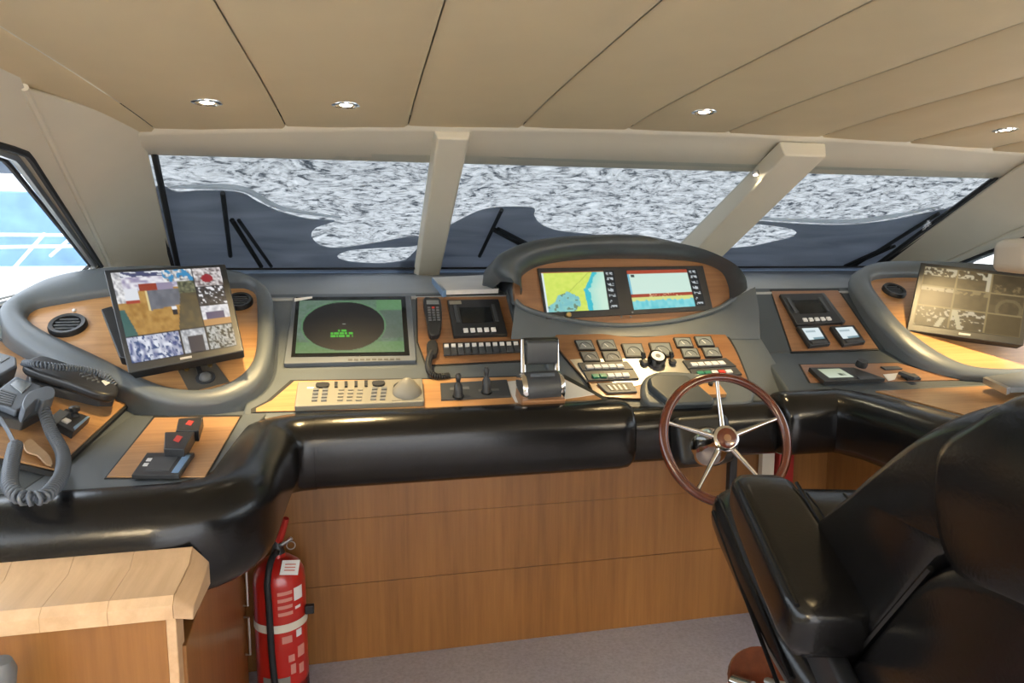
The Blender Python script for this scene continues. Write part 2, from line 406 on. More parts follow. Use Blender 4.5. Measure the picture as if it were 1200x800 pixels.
# side walls with tumblehome; port plane X = a + bY + c z, starboard mirrored about XM
XM = 1.16
def WX(y, z): return -2.585 + .0405 * y + .851 * z
def wallset(mirror, name, wname, plabel, wlabel, winlabel):
    mf = (lambda p: V((2 * XM - p.x, p.y, p.z))) if mirror else (lambda p: p)
    def W(y, z, off=0): return mf(V((WX(y, z) - off, y, z)))
    R0, R1 = (2.06, 1.935), (3.64, 1.452)                  # ridge to pillar in (Y,z)
    wt = lambda t: (R0[0] + (R1[0] - R0[0]) * t, R0[1] + (R1[1] - R0[1]) * t)
    # window opening corners in (Y, z)
    o_tf = (2.35, 1.785); o_bf = (3.52, 1.455); o_ba = (-1.6, 1.15); o_ta = (-1.6, 1.80)
    op = [o_ta, (2.22, 1.80), (2.30, 1.797), o_tf, o_bf, (3.50, 1.42), (3.4, 1.36), (1.4, 1.16), o_ba]
    outer = [(-2.0, 1.97), (1.95, 1.97), (2.0, 1.955), R0, R1, (3.64, 1.40), (3.5, 1.2), (1.6, .95), (-2.0, .95)]
    vs = [W(*p) for p in op] + [W(*p) for p in outer] + [W(*p, .05) for p in op]; n_ = len(op)
    fs = [[i, (i + 1) % n_, n_ + (i + 1) % n_, n_ + i] for i in range(n_)] + [[i, (i + 1) % n_, 2 * n_ + (i + 1) % n_, 2 * n_ + i] for i in range(n_)]
    wobj = thing(name, plabel, 'wall', W(0, .95), kind='structure')
    mesh('wall_lining', vs, fs, creamtrim, wobj, smooth=False)
    # lower wall
    lo = [W(-2, .96), W(1.6, .96), W(3.5, 1.2), W(3.64, 1.40)]
    vs = lo + [V((p.x, p.y, 0)) for p in lo]
    mesh('lower_wall', vs, [[0, 1, 5, 4], [1, 2, 6, 5], [2, 3, 7, 6]], creamtrim, wobj, smooth=False).modifiers.new('t', 'SOLIDIFY').thickness = .02
    # window: rubber seal, metal frame, pane
    wi = thing(wname, winlabel, 'window', W(.8, 1.2), kind='structure')
    c = (1.0, 1.55)
    def ring(k, off, r, nm, mt):
        pts = [W(p[0] + (c[0] - p[0]) * k[0], p[1] + (c[1] - p[1]) * k[1], off) for p in op]
        tube(nm, pts, r, mt, wi, 6, True)
    ring((0, 0), .0, .011, 'rubber_seal', rubber); ring((.010, .04), .022, .014, 'metal_frame', steel); ring((.018, .075), .035, .009, 'inner_seal', rubber)
    vs = [W(*p, .042) for p in op]; v, f = prism([p + (W(0, 1, .004) - W(0, 1)) for p in vs], vs)
    mesh('pane', v, f, glass, wi, smooth=False)
    # broad A-pillar panel between side window and windscreen
    A = W(*R0); B = W(*R1); D_ = mf(V((-.735, 2.68, 1.965))); E_ = mf(V((-.80, 2.92, 1.885))); F_ = mf(V((-1.00, 3.98, 1.415))); G_ = W(3.66, 1.40)
    back = mf(V((-.10, .05, .05)))- mf(V((0, 0, 0)))
    v, f = prism([p + back for p in (A, D_, E_, F_, G_, B)], [A, D_, E_, F_, G_, B])
    pil = mesh('pillar_panel', v, f, creamtrim, wobj, bevel=.012, seg=3)
    tube('pillar_ridge', [A, A.lerp(B, .5), B], .011, creamtrim, wobj, 8)
    # filler over pillar to the ceiling
    A2 = mf(V((-1.25, 1.2, 2.0))); 
    # windscreen edge seal
    tube('windscreen_seal', [E_ + mf(V((.015, -.0, .01))) - mf(V((0, 0, 0))), F_ + mf(V((.015, 0, .01))) - mf(V((0, 0, 0)))], .013, rubber, wobj, 6)
wallset(False, 'wall_left', 'window_4', 'cream port side wall with broad raked pillar', '', 'port side window with a raked front edge looking onto the marina')
wallset(True, 'wall_right', 'window_5', 'cream starboard side wall with raked pillar at the right edge', '', 'starboard side window behind the right pod')
# aft bulkhead with wide doorway (behind the photographer)
bk = thing('wall_back', 'cream aft bulkhead either side of a wide saloon opening', 'wall', (1.2, -2, 0), kind='structure')
for (x0, x1, z0, z1) in ((-1.9, -.6, 0, 2.12), (3.0, 4.2, 0, 2.12), (-.6, 3.0, 1.98, 2.12)):
    box('bulkhead_panel', ((x0 + x1) / 2, -2.04, (z0 + z1) / 2), (x1 - x0, .06, z1 - z0), creamtrim, bk, bevel=0, smooth=False)

# windscreen panes and seals
def ws(x, t, h=0):    # point in the windscreen plane, t = Y
    n = V((0, .45, 1)).normalized(); return V((x, t, 1.9 - .45 * (t - 2.9))) + n * h
for i, (xl, xr, xlb, lab) in enumerate(((-.83, .285, -1.02, 'left windscreen pane above the radar, with cover sheet outside'), (.40, 1.78, .40, 'middle windscreen pane above the hooded binnacle'), (1.91, 3.13, 1.91, 'right windscreen pane above the starboard pod'))):
    xrb = 3.35 if i == 2 else xr
    wi = thing('window_%d' % (i + 1), lab, 'window', ws((xl + xr) / 2, 4.0), kind='structure')
    q = [ws(xl, 2.88, .0), ws(xr, 2.88, .0), ws(xrb, 4.06, .0), ws(xlb, 4.06, .0)]
    up = V((0, .45, 1)).normalized() * .006
    v, f = prism([p + up for p in q], q); mesh('pane', v, f, glass, wi, smooth=False)
    inn = [q[1], q[2]]
    tube('rubber_seal', [inn[0], inn[1]], .010, rubber, wi, 6)
    tube('rubber_seal', [q[0], q[3]], .010, rubber, wi, 6)
    tube('sill_seal', [ws(xlb, 3.93, -.004), ws(xrb, 3.93, -.004)], .007, rubber, wi, 6)

# ================================================================ OUTSIDE
# white crackled cover sheet lying over the windscreen glass
vs = []; NU, NV = 90, 30
for j in range(NV + 1):
    for i in range(NU + 1):
        x = -1.12 + 4.65 * i / NU; y = 2.75 + 1.45 * j / NV
        vs.append(ws(x, y, .075 + .012 * vn(x * 6, y * 7, 3) + .008 * vn(x * 14, y * 15, 4)))
fs = [[j * (NU + 1) + i, j * (NU + 1) + i + 1, (j + 1) * (NU + 1) + i + 1, (j + 1) * (NU + 1) + i] for j in range(NV) for i in range(NU)]
ob = mesh('windscreen_cover', vs, fs, crackle); setp(ob, 'white crackled windscreen cover sheet stretched outside the glass', 'cover')
# slack slate cloth flaps between glass and cover (outlines seen through the panes)
WSO = Plane(ws(0, 3.4, .05), (0, .45, 1))
def flap(pts, label, edge, closed_edge=False):
    P2 = smoothpts(pts, 4)
    top = [WSO.at(x, y) for x, y in P2]; n_ = V((0, .45, 1)).normalized()
    bot = [p - n_ * .004 for p in top]
    v, f = prism(top, bot); cx = sum((p for p in top), V((0, 0, 0))) / len(top)
    th = thing('cloth_flap', label, 'cover', V((cx.x, cx.y, min(p.z for p in top))), 'slack cloth behind the windscreen')
    mesh('cloth', v, f, slatecloth, th, smooth=False)
    if edge:
        e = [WSO.at(x, y) + n_ * .01 for x, y in smoothpts(edge, 6, False)]
        r = [.004 + .009 * math.sin(math.pi * min(1, max(0, i / (len(e) - 1)))) for i in range(len(e))]
        v, f = tubegeo(e, r, 8); mesh('pale_hem', v, f, palecloth, th)
    return th
flap([(186, 216), (206, 224), (232, 223), (262, 223), (285, 226), (302, 236), (330, 248), (362, 256), (392, 258), (370, 266), (365, 276), (374, 286), (395, 290), (440, 284), (488, 276), (488, 287), (440, 290), (408, 293), (395, 300), (410, 306), (450, 308), (488, 305), (488, 330), (200, 345), (180, 340), (180, 240)],
     'slate grey cloth behind the left windscreen pane', [(196, 222), (232, 221), (285, 224), (330, 246), (400, 257)])
flap([(505, 275), (530, 262), (560, 247), (588, 242), (624, 243), (626, 252), (634, 262), (655, 270), (700, 275), (740, 284), (740, 320), (480, 330), (490, 290)],
     'slate grey cloth behind the middle windscreen pane', None)
flap([(800, 300), (835, 298), (842, 292), (880, 288), (900, 284), (930, 276), (928, 268), (890, 262), (850, 258), (880, 258), (940, 262), (990, 263), (1040, 258), (1080, 250), (1120, 242), (1150, 236), (1120, 262), (1050, 300), (1020, 322), (800, 322)],
     'slate grey cloth sweeping across the right windscreen pane', [(870, 257), (940, 260), (1000, 261), (1050, 254), (1100, 244)])
# wipers, parked on the glass under the cover
def wiper(p0, p1, q0, q1, label):
    A_ = [WSO.at(*p0, -.02), WSO.at(*p1, -.02)]; B_ = [WSO.at(*q0, -.02), WSO.at(*q1, -.02)]
    th = thing('windscreen_wiper', label, 'wiper', A_[0], 'windscreen wipers')
    v, f = merge(tubegeo([A_[0], A_[1]], .013, 6), tubegeo([A_[0] + V((.05, .02, 0)), A_[1] + V((.03, 0, 0))], .010, 6)); mesh('wiper_arm', v, f, rubber, th)
    tube('wiper_blade', [B_[0], B_[0].lerp(B_[1], .5), B_[1]], .011, rubber, th, 6)
wiper((306, 312), (272, 258), (261, 226), (270, 300), 'black twin-arm wiper under the left windscreen pane')
wiper((614, 288), (577, 268), (588, 246), (562, 300), 'black wiper under the middle windscreen pane')
wiper((990, 312), (1044, 288), (1100, 250), (1000, 312), 'black wiper under the right windscreen pane')
# own side deck, rail
box('side_deck', (-3.9, 6.5, .66), (4.2, 12, 1.36), gelcoat, label='bright white side deck outside the port window', cat='deck', bevel=.02)
box('side_deck', (7.4, 6, .1), (5.4, 22, .2), gelcoat, label='added white bounce deck outside the starboard window', cat='deck', bevel=.02)  # starboard deck added to bounce sunlight in through the side window
box('aft_bounce_deck', (1.2, -6.1, -.06), (7, 8, .1), gelcoat, label='added white bounce deck behind the wheelhouse opening', cat='deck', bevel=.01)  # unseen deck added to bounce sunlight up to the headliner
rl = thing('deck_rail', 'white tubular deck rail seen through the port window', 'rail', (-4.6, 11, 1.34))
for zz in (1.74, 1.56): tube('rail_bar', [V((-7.0, 8.8 + k * .7, zz + .02 * k)) + V((k * .42, 0, 0)) for k in range(10)], .028, gelcoat, rl, 6)
for k in range(5): tube('rail_stanchion', [V((-6.95 + k * .85, 9.0 + k * 1.42, 1.34)), V((-6.5 + k * .85, 9.0 + k * 1.42, 1.85))], .022, gelcoat, rl, 6)
box('quay', (-10, 36, -.55), (30, 8, .9), gelcoat, label='pale concrete quay beyond the port window', cat='quay', bevel=.02)
nb = thing('neighbour_yacht', 'blue and white yacht moored beyond the port window', 'boat', (-12, 19, -.5))
def hull(z0, z1, gx, mat, nm):
    pts = [(-30, 14.5), (-12, 17), (-3, 20.2), (1.0, 22.5), (-3, 24), (-12, 26), (-30, 26)]
    v, f = prism([V((x * gx, y, z0)) for x, y in pts], [V((x * gx, y + (-.2 if y < 22 else .2), z1)) for x, y in pts]); mesh(nm, v, f, mat, nb, bevel=.03)
hull(-.4, 3.0, 1, navyhull, 'hull'); hull(3.0, 3.4, 1.0, gelcoat, 'white_bulwark'); hull(3.4, 3.8, 1.03, bluegrey, 'window_band'); hull(3.8, 4.0, 1.02, gelcoat, 'upper_deck')
for k in range(4): tube('mooring_strut', [V((-9 + 2.2 * k, 16.2 + .75 * k, 1.5)), V((-7.6 + 2.2 * k, 16.0 + .75 * k, 2.7))], .04, gelcoat, nb, 6)
vs = [(-200, -60, -.9), (200, -60, -.9), (200, 300, -.9), (-200, 300, -.9)]
mesh('sea', vs, [[0, 1, 2, 3]], waterm, smooth=False, label='rippled blue harbour water', cat='water', kind='stuff')
for k in range(3):
    x = -60 + 20 * k; y = 60 + 4 * h2(k, 2); vs, fs = [], []
    for j in range(5):
        bmv, bmf = lathegeo([(.2, -2.2), (1.9, -1.6), (2.6, 0), (2.0, 1.5), (.3, 2.2)], (x + 5 * (h2(k, j) - .5), y + 3 * h2(j, k), 5.2 + 2.0 * h2(k + 3, j)), (0, .1, 1), 9); vs, fs = merge((vs, fs), (bmv, bmf))
    t = thing('tree', 'hazy green tree on the far shore', 'tree', (x, y, -.9), 'trees on the far shore')
    t['label'] = ('leftmost', 'middle', 'rightmost')[k] + ' hazy green tree on the far harbour shore'
    mesh('crown', vs, fs, foliage, t); tube('trunk', [V((x, y, -.9)), V((x, y + .3, 4.5))], .3, foliage, t, 6)

# ================================================================ HELM CONSOLE
D = PS(2.27, 1.0, .364)            # working desk
R = PS(2.521, 1.091, .70)          # instrument slope
POD = PS(2.3, 1.0, .62)            # end pods
G = PS(2.35, 1.0, .75)             # gauge panel
DK = PZ(1.0)                       # flat wings
FA = PS(2.64, 1.20, 3.6)           # binnacle fascia
PLT = Plane((-.73, 0, 1.012), (.35, 0, 1))  # outboard rise of the left wing
con = thing('helm_console', 'wide grey moulded helm console with wood inlays and black padded edge', 'console', (1.0, 2.5, 0))
def hull3(name, pts3, down, mat, bevel=.012, seg=3):
    v, f = prism([V((p.x, p.y, down)) for p in pts3], pts3); return mesh(name, v, f, mat, con, bevel=bevel, seg=seg)
# left wing desk, right wing desk
hull3('wing_desk', [V((-1.5, 1.555, .999)), V((-.44, 1.555, .999)), V((-.35, 1.66, .999)), V((-.33, 2.22, .999)), V((-.30, 2.60, .999)), V((-1.5, 2.60, .999))], .84, vinyl, .004)
hull3('wing_desk', [V((1.79, .9, .99)), V((3.6, .9, .99)), V((3.6, 2.7, .99)), V((1.79, 2.25, .99))], .80, vinyl, .004)
# dash top running to the windscreen
def xsec(name, prof, x0, x1, mat, bevel=.01):
    v, f = prism([V((x0, y, z)) for y, z in prof], [V((x1, y, z)) for y, z in prof]); return mesh(name, v, f, mat, con, bevel=bevel, seg=3)
xsec('dash_top', [(2.80, 1.15), (2.86, 1.335), (3.2, 1.375), (4.1, 1.405), (4.1, 1.2)], -1.2, 3.5, vinyl_daylit, .006)
# radar section
box('wing_back', (-.75, 2.82, .98), (.9, .36, .36), vinyl, con, bevel=.01)
box('wing_back', (2.75, 2.82, .98), (.9, .36, .36), vinyl, con, bevel=.01)
xsec('radar_console', [(2.24, .80), (2.24, .988), (2.505, 1.084), (2.531, 1.096), (2.875, 1.337), (2.95, 1.347), (2.95, .80)], -.40, .685, vinyl)
# centre section (recessed gauge slope)
xsec('centre_console', [(2.26, .80), (2.26, .915), (2.30, .955), (2.66, 1.225), (2.95, 1.30), (2.95, .80)], .66, 1.62, vinyl)
# right section
v = [R.at(868, 334), R.at(1000, 334), R.at(1046, 412), R.at(905, 418)]
v2 = [R.at(905, 418), R.at(1046, 412), D.at(1135, 446), D.at(932, 456)]
hull3('right_console', [V((1.60, 2.53, 1.098)), V((2.6, 2.53, 1.098)), V((2.6, 2.90, 1.356)), V((1.745, 2.90, 1.356))], .80, vinyl_dark, .014)
hull3('right_console', [V((1.535, 2.235, .988)), V((2.7, 2.235, .988)), V((2.7, 2.54, 1.10)), V((1.60, 2.54, 1.10))], .80, vinyl_dark, .014)

# binnacle: padded eyebrow hood over the fascia
outp = [(592, 330), (583, 318), (584, 305), (595, 294), (629, 281), (684, 275.5), (752, 275.5), (807, 288), (849, 307), (868, 322), (872, 336)]
inp = [(611, 345), (611, 332), (613, 322), (634, 311), (675, 304.5), (718, 303), (770, 303.5), (818, 307), (846, 317), (856, 334), (858, 350)]
O_ = [V((p.x, p.y, p.z)) for p in (FA.at(x, y, .10) for x, y in smoothpts(outp, 5, False))]
I_ = [FA.at(x, y, .02) for x, y in smoothpts(inp, 5, False)]
vs, fs = [], []
for a, b in zip(O_, I_):
    mid = a.lerp(b, .5); nn = FA.n
    row = [b + V((0, .06, 0)), b, b.lerp(a, .12) + nn * .05, b.lerp(a, .35) + nn * .075, b.lerp(a, .65) + nn * .06, a + V((0, .01, 0)), a + V((0, .10, -.004)), a + V((0, .32, -.05)), a + V((0, .42, -.2))]
    vs += row
m = 9; n_ = len(O_)
fs = [[i * m + k, i * m + k + 1, (i + 1) * m + k + 1, (i + 1) * m + k] for i in range(n_ - 1) for k in range(m - 1)]
mesh('binnacle_hood', vs, fs, vinyl_dark, con, angle=80)
fasc = smoothpts([(604, 352), (605, 318), (634, 305), (720, 297), (818, 301), (850, 312), (862, 330), (862, 352), (840, 364), (794, 376.5), (739, 382), (690, 380), (645, 372), (615, 362)], 4)
slab('binnacle_fascia', fasc, FA, -.03, 0, cherry, con, .002)
low = smoothpts([(604, 352), (615, 361), (645, 370.5), (690, 378.5), (739, 381), (794, 375), (840, 362), (862, 348), (885, 336)], 5, False)
lowp = [FA.at(x, y, .012) for x, y in low[:-5]]
tube('fascia_lip', lowp, .010, vinyl, con, 8)
# grey band under the fascia
vs = []; 
for (x, y) in low:
    a = FA.at(x, y, .0); b = G.at(x + (x - 735) * .04, max(y + 6, 396 + abs(x - 735) * .0), .0)
    vs += [a, a.lerp(b, .5) + V((0, -.01, .006)), b + V((0, 0, -.004))]
mesh('binnacle_band', vs, [[i * 3 + k, i * 3 + k + 1, i * 3 + k + 4, i * 3 + k + 3] for i in range(len(low) - 1) for k in range(2)], vinyl, con, angle=80)
# left cheek and right cheek filling the sides of the binnacle
hull3('binnacle_cheek', [V((.58, 2.66, 1.20)), V((.70, 2.66, 1.20)), V((.70, 2.86, 1.37)), V((.58, 2.86, 1.37))], 1.0, vinyl_dark, .01)
box('binnacle_core', (1.06, 2.95, 1.30), (.95, .36, .30), vinyl_dark, con, bevel=.03)

# pods: rounded rim around a wood panel
def pod(outer, inner, label_):
    N = 96
    o3 = resample([POD.at(x, y, .03) for x, y in smoothpts(outer, 6)], N); i3 = resample([POD.at(x, y, .012) for x, y in smoothpts(inner, 6)], N)
    # rotate the inner loop so that it starts nearest the outer start
    k0 = min(range(N), key=lambda k: (i3[k] - o3[0]).length); i3 = i3[k0:] + i3[:k0]
    vs = []; nn = POD.n
    for a, b in zip(o3, i3):
        b0 = b
        vs += [b0 - nn * .03, b0 + nn * .010, b0.lerp(a, .08) + nn * .018, b0.lerp(a, .3) + nn * .027, b0.lerp(a, .55) + nn * .027, b0.lerp(a, .82) + nn * .017, a + nn * .0, a - nn * .02, V((a.x, a.y, min(a.z - .05, .99)))]
    m = 9
    fs = [[i * m + k, i * m + k + 1, ((i + 1) % N) * m + k + 1, ((i + 1) % N) * m + k] for i in range(N) for k in range(m - 1)]
    rim = mesh('pod_rim', vs, fs, vinyl, con, angle=80)
    top = i3; v, f = prism([p - nn * .05 for p in top], [p - nn * .012 for p in top])
    mesh('pod_panel', v, f, oak_x, con, smooth=False)
pod([(3, 357), (37, 334), (71, 321), (119, 314), (190, 311), (267, 317), (298, 327), (315, 341), (321, 365), (319, 408), (309, 442), (284, 464), (247, 476), (199, 476), (156, 464), (113, 447), (57, 425), (17, 402), (0, 380)],
    [(31, 369), (43, 359), (85, 351), (122, 345), (190, 338), (270, 335), (292, 337), (301, 351), (301, 408), (292, 433), (272, 450), (241, 460), (199, 457), (159, 442), (113, 419), (57, 393), (34, 378)], 'left')
pod([(996, 327), (1010, 314), (1032, 307), (1077, 306), (1150, 309), (1230, 316), (1300, 335), (1320, 380), (1290, 430), (1230, 448), (1152, 444), (1110, 436), (1068, 414), (1032, 381), (1008, 350)],
    [(1020, 334), (1028, 325), (1074, 323), (1150, 327), (1230, 334), (1275, 350), (1290, 380), (1265, 415), (1215, 432), (1152, 434), (1110, 422), (1062, 389), (1032, 354)], 'right')

# padded black edge rolls
zc_p, hh = .883, .24
arc = lambda c, r, a0, a1, n: [V((c[0] + r * math.cos(math.radians(a0 + (a1 - a0) * k / n)), c[1] + r * math.sin(math.radians(a0 + (a1 - a0) * k / n)), zc_p)) for k in range(n + 1)]
pad('padded_edge', [V((.84, 2.21, zc_p)), V((.3, 2.21, zc_p)), V((-.17, 2.21, zc_p))], .19, hh, .085, leather, con, (True, False))
pathL = [V((-.17, 2.21, zc_p))] + arc((-.19, 2.08), .13, 90, 180, 7) + [V((-.325, 1.8, zc_p))] + arc((-.455, 1.685), .13, 0, -90, 7) + [V((-.9, 1.552, zc_p)), V((-1.5, 1.55, zc_p))]
pad('padded_edge', pathL, .20, hh, .085, leather, con)
pad('padded_edge', [V((.90, 2.27, .86)), V((1.2, 2.27, .86)), V((1.5, 2.27, .86))], .15, .20, .07, leather, con)
pathR = [V((1.515, 2.22, .885))] + [V((1.62, 2.22, .885)), V((1.70, 2.22, .885))]
pad('padded_edge', pathR, .19, .235, .085, leather, con, (True, False))
pad('padded_edge', [V((1.71, 2.23, .885))] + [V((1.745, 2.18, .885)), V((1.775, 2.08, .885)), V((1.78, 1.9, .885)), V((1.78, 1.5, .885)), V((1.78, .9, .885))], .20, .235, .085, leather, con)

# wood inlays with recessed dark outline
def inlay(pts, pl, mat=oak, name='wood_inlay', h=.004, bev=.001):
    slab('inlay_groove', [(x, y) for x, y in inset(pts, 1.035, 1.06)], pl, -.01, .0015, rubber, con, 0)
    return slab(name, pts, pl, -.008, h, mat, con, bev)
inlay([(-60, 375), (14, 405), (152, 469), (64, 549), (-60, 520)], PLT, oak_x, h=.006)
vs, fs = prism([V((-.735, 1.6, .95)), V((-.735, 2.6, .95)), V((-1.55, 2.6, .95)), V((-1.55, 1.6, .95))], [V((-.735, 1.6, 1.0)), V((-.735, 2.6, 1.0)), V((-1.55, 2.6, 1.29)), V((-1.55, 1.6, 1.29))]); mesh('wing_rise', vs, fs, vinyl, con, bevel=.004)
inlay([(181, 489), (281, 488), (240, 558), (125, 558)], DK, oak_x)
inlay([(489, 348), (595, 347), (619, 421), (500, 427), (490, 400)], R, cherry)
inlay([(300, 478), (318, 469), (345, 446), (500, 444), (655, 440), (705, 467), (640, 474), (300, 482)], D, oak_x)
inlay([(904, 341), (982, 340), (1029, 408), (928, 411)], R, cherry)
inlay([(938, 427), (1052, 425), (1125, 445), (950, 448)], D, cherry)
vs, fs = prism([V((1.875, 2.2, .98)), V((1.875, 1.4, .98)), V((3.0, 1.4, .98)), V((3.0, 2.2, .98))], [V((1.875, 2.2, .995)), V((1.875, 1.4, .995)), V((3.0, 1.4, .995)), V((3.0, 2.2, .995))]); mesh('wood_inlay', vs, fs, oak_x, con, bevel=.001)
gp = smoothpts([(651, 393), (662, 387), (697, 390), (745, 395), (794, 391), (830, 384), (846, 388), (860, 407), (871, 432), (879, 455), (874, 462), (840, 466), (790, 467), (706, 464), (690, 448), (668, 424), (653, 405)], 3)
slab('inlay_groove', inset(gp, 1.02, 1.03), G, -.01, .001, rubber, con, 0)
slab('wood_inlay', gp, G, -.01, .005, cherry, con, .001)
# silvery steel plates on the gauge panel
slab('steel_plate', [(668, 421), (684, 420), (742, 420), (800, 420), (832, 438), (760, 447), (735, 455), (700, 440), (688, 447)], G, 0, .007, steel, con, .0005)
slab('steel_plate', [(591, 447), (655, 441), (697, 462), (642, 470), (604, 471)], D, 0, .006, whitepl, con, .0005)
# steering column pod
colpod = smoothpts([(752, 452), (757, 440), (772, 434), (800, 434), (845, 440), (882, 452), (884, 464), (872, 474), (775, 476), (756, 468)], 3)
slab('column_shroud', colpod, G, -.15, .03, vinyl, con, .02, seg=4)
slab('column_pad', [(760, 442), (768, 437), (806, 438), (838, 466), (838, 472), (788, 474), (762, 452)], G, 0, .055, vinyl_dark, con, .012, seg=3)

# front wooden panels below
fx = [-.6, 1.62]; fz = [0, .30, .55, .84]
for i in range(1):
    for j in range(3):
        box('front_panel', ((fx[i] + fx[i + 1]) / 2, 2.475, (fz[j] + fz[j + 1]) / 2), (fx[i + 1] - fx[i] - .0012, .025, fz[j + 1] - fz[j] - (.002 if j < 2 else .0)), panelwood, con, bevel=.0006)
box('front_backing', (.7, 2.50, .42), (2.0, .02, .84), cherry, con, bevel=0)
box('side_panel', (1.90, 1.75, .40), (.03, 1.5, .80), panelwood, con, bevel=.002)
box('corner_panel', (1.75, 2.475, .42), (.32, .025, .84), panelwood, con, bevel=.001)
box('kick_post', (1.585, 2.44, .45), (.055, .03, .80), creamtrim, con, bevel=.002, label='cream upright beside the red post')
rp = box('red_post', (1.655, 2.425, .42), (.07, .04, .84), reddull, bevel=.006, label='red upright post under the console right of the wheel', cat='post')

# ---------------------------------------------------------------- left cabinet
cab = thing('wooden_cabinet', 'low wooden cabinet with pale wood top edge under the left wing', 'cabinet', (-.9, 1.8, 0))
v, f = prism([V((-1.5, 1.33, 0)), V((-.356, 1.33, 0)), V((-.425, 2.30, 0)), V((-1.5, 2.30, 0))], [V((-1.5, 1.33, .76)), V((-.356, 1.33, .76)), V((-.425, 2.30, .76)), V((-1.5, 2.30, .76))]); mesh('cabinet_body', v, f, panelwood, cab, bevel=.003)
box('front_board', (-.94, 1.315, .425), (1.12, .03, .85), panelwood, cab, bevel=.002)
box('corner_post', (-.372, 1.325, .42), (.018, .05, .84), palewood, cab, bevel=.003)
for k in range(6):
    x1 = -.365 - .11 * k if k else -.365; x0 = -.365 - .11 * (k + 1) if k < 5 else -1.5
    prof = [(1.292, .835), (1.292, .862), (1.306, .876), (1.42, .884), (1.452, .905), (1.456, .905), (1.456, .835)]
    v, f = prism([V((x0 + .0004, y, z)) for y, z in prof], [V((x1, y - (.0 if k else 0), z)) for y, z in prof])
    mesh('top_trim', v, f, palewood, cab, bevel=.0006)
v, f = prism([V((-.365, y, z)) for y, z in [(1.292, .835), (1.292, .862), (1.306, .876), (1.42, .884), (1.452, .905), (1.456, .905), (1.456, .835)]], [V((-.335, y, z)) for y, z in [(1.31, .82), (1.31, .83), (1.32, .845), (1.42, .86), (1.452, .87), (1.456, .87), (1.456, .82)]])
mesh('end_bevel', v, f, palewood, cab, bevel=.003)
bl = thing('chair_knob', 'grey and black moulded knob at the bottom left corner', 'knob', (-.62, 1.2, .2))
lathe('knob_cap', [(.0, .11), (.014, .108), (.023, .09), (.025, .06), (.022, .03), (.016, 0)][::-1], (-.63, 1.215, .735), (.25, -.1, 1), greypl, bl)
lathe('knob_stem', [(.05, -.6), (.045, -.05), (.03, .02)], (-.62, 1.215, .72), (.05, 0, 1), blackpl, bl)

# ================================================================ LEFT POD CONTENTS
def vent(c, r, label, pl=POD, h=0):
    o_ = pl.at(*c, h); a, b, d = basis(pl.n); th = thing('air_vent', label, 'air vent', o_, 'round console air vents')
    lathe('vent_ring', [(r, 0), (r, .012), (r * .93, .02), (r * .72, .018), (r * .68, .004), (r * .66, 0)], o_, pl.n, blackpl, th)
    lathe('vent_back', [(r * .68, 0), (r * .68, .003)], o_, pl.n, glossblack, th)
    for k in (-.42, -.14, .14, .42):
        ln = 2 * math.sqrt(max(.01, .44 - k * k)) * r
        M = Matrix((a, b, d)).transposed(); box('vent_slat', o_ + b * (k * r) + d * .010, (ln, .006, .012), darkgrey, th, M, bevel=.001)
vent((80, 383), .062, 'round black air vent on the left pod, left of the monitor')
vent((281, 355), .05, 'round black air vent right of the left camera monitor')
vent((1047, 342), .055, 'round black air vent on the right pod')
lathe('screw_cap', [(.007, 0), (.007, .004), (.004, .007)], POD.at(87, 364, 0), POD.n, whitepl, label='tiny white screw cap above the leftmost air vent', cat='screw cap')

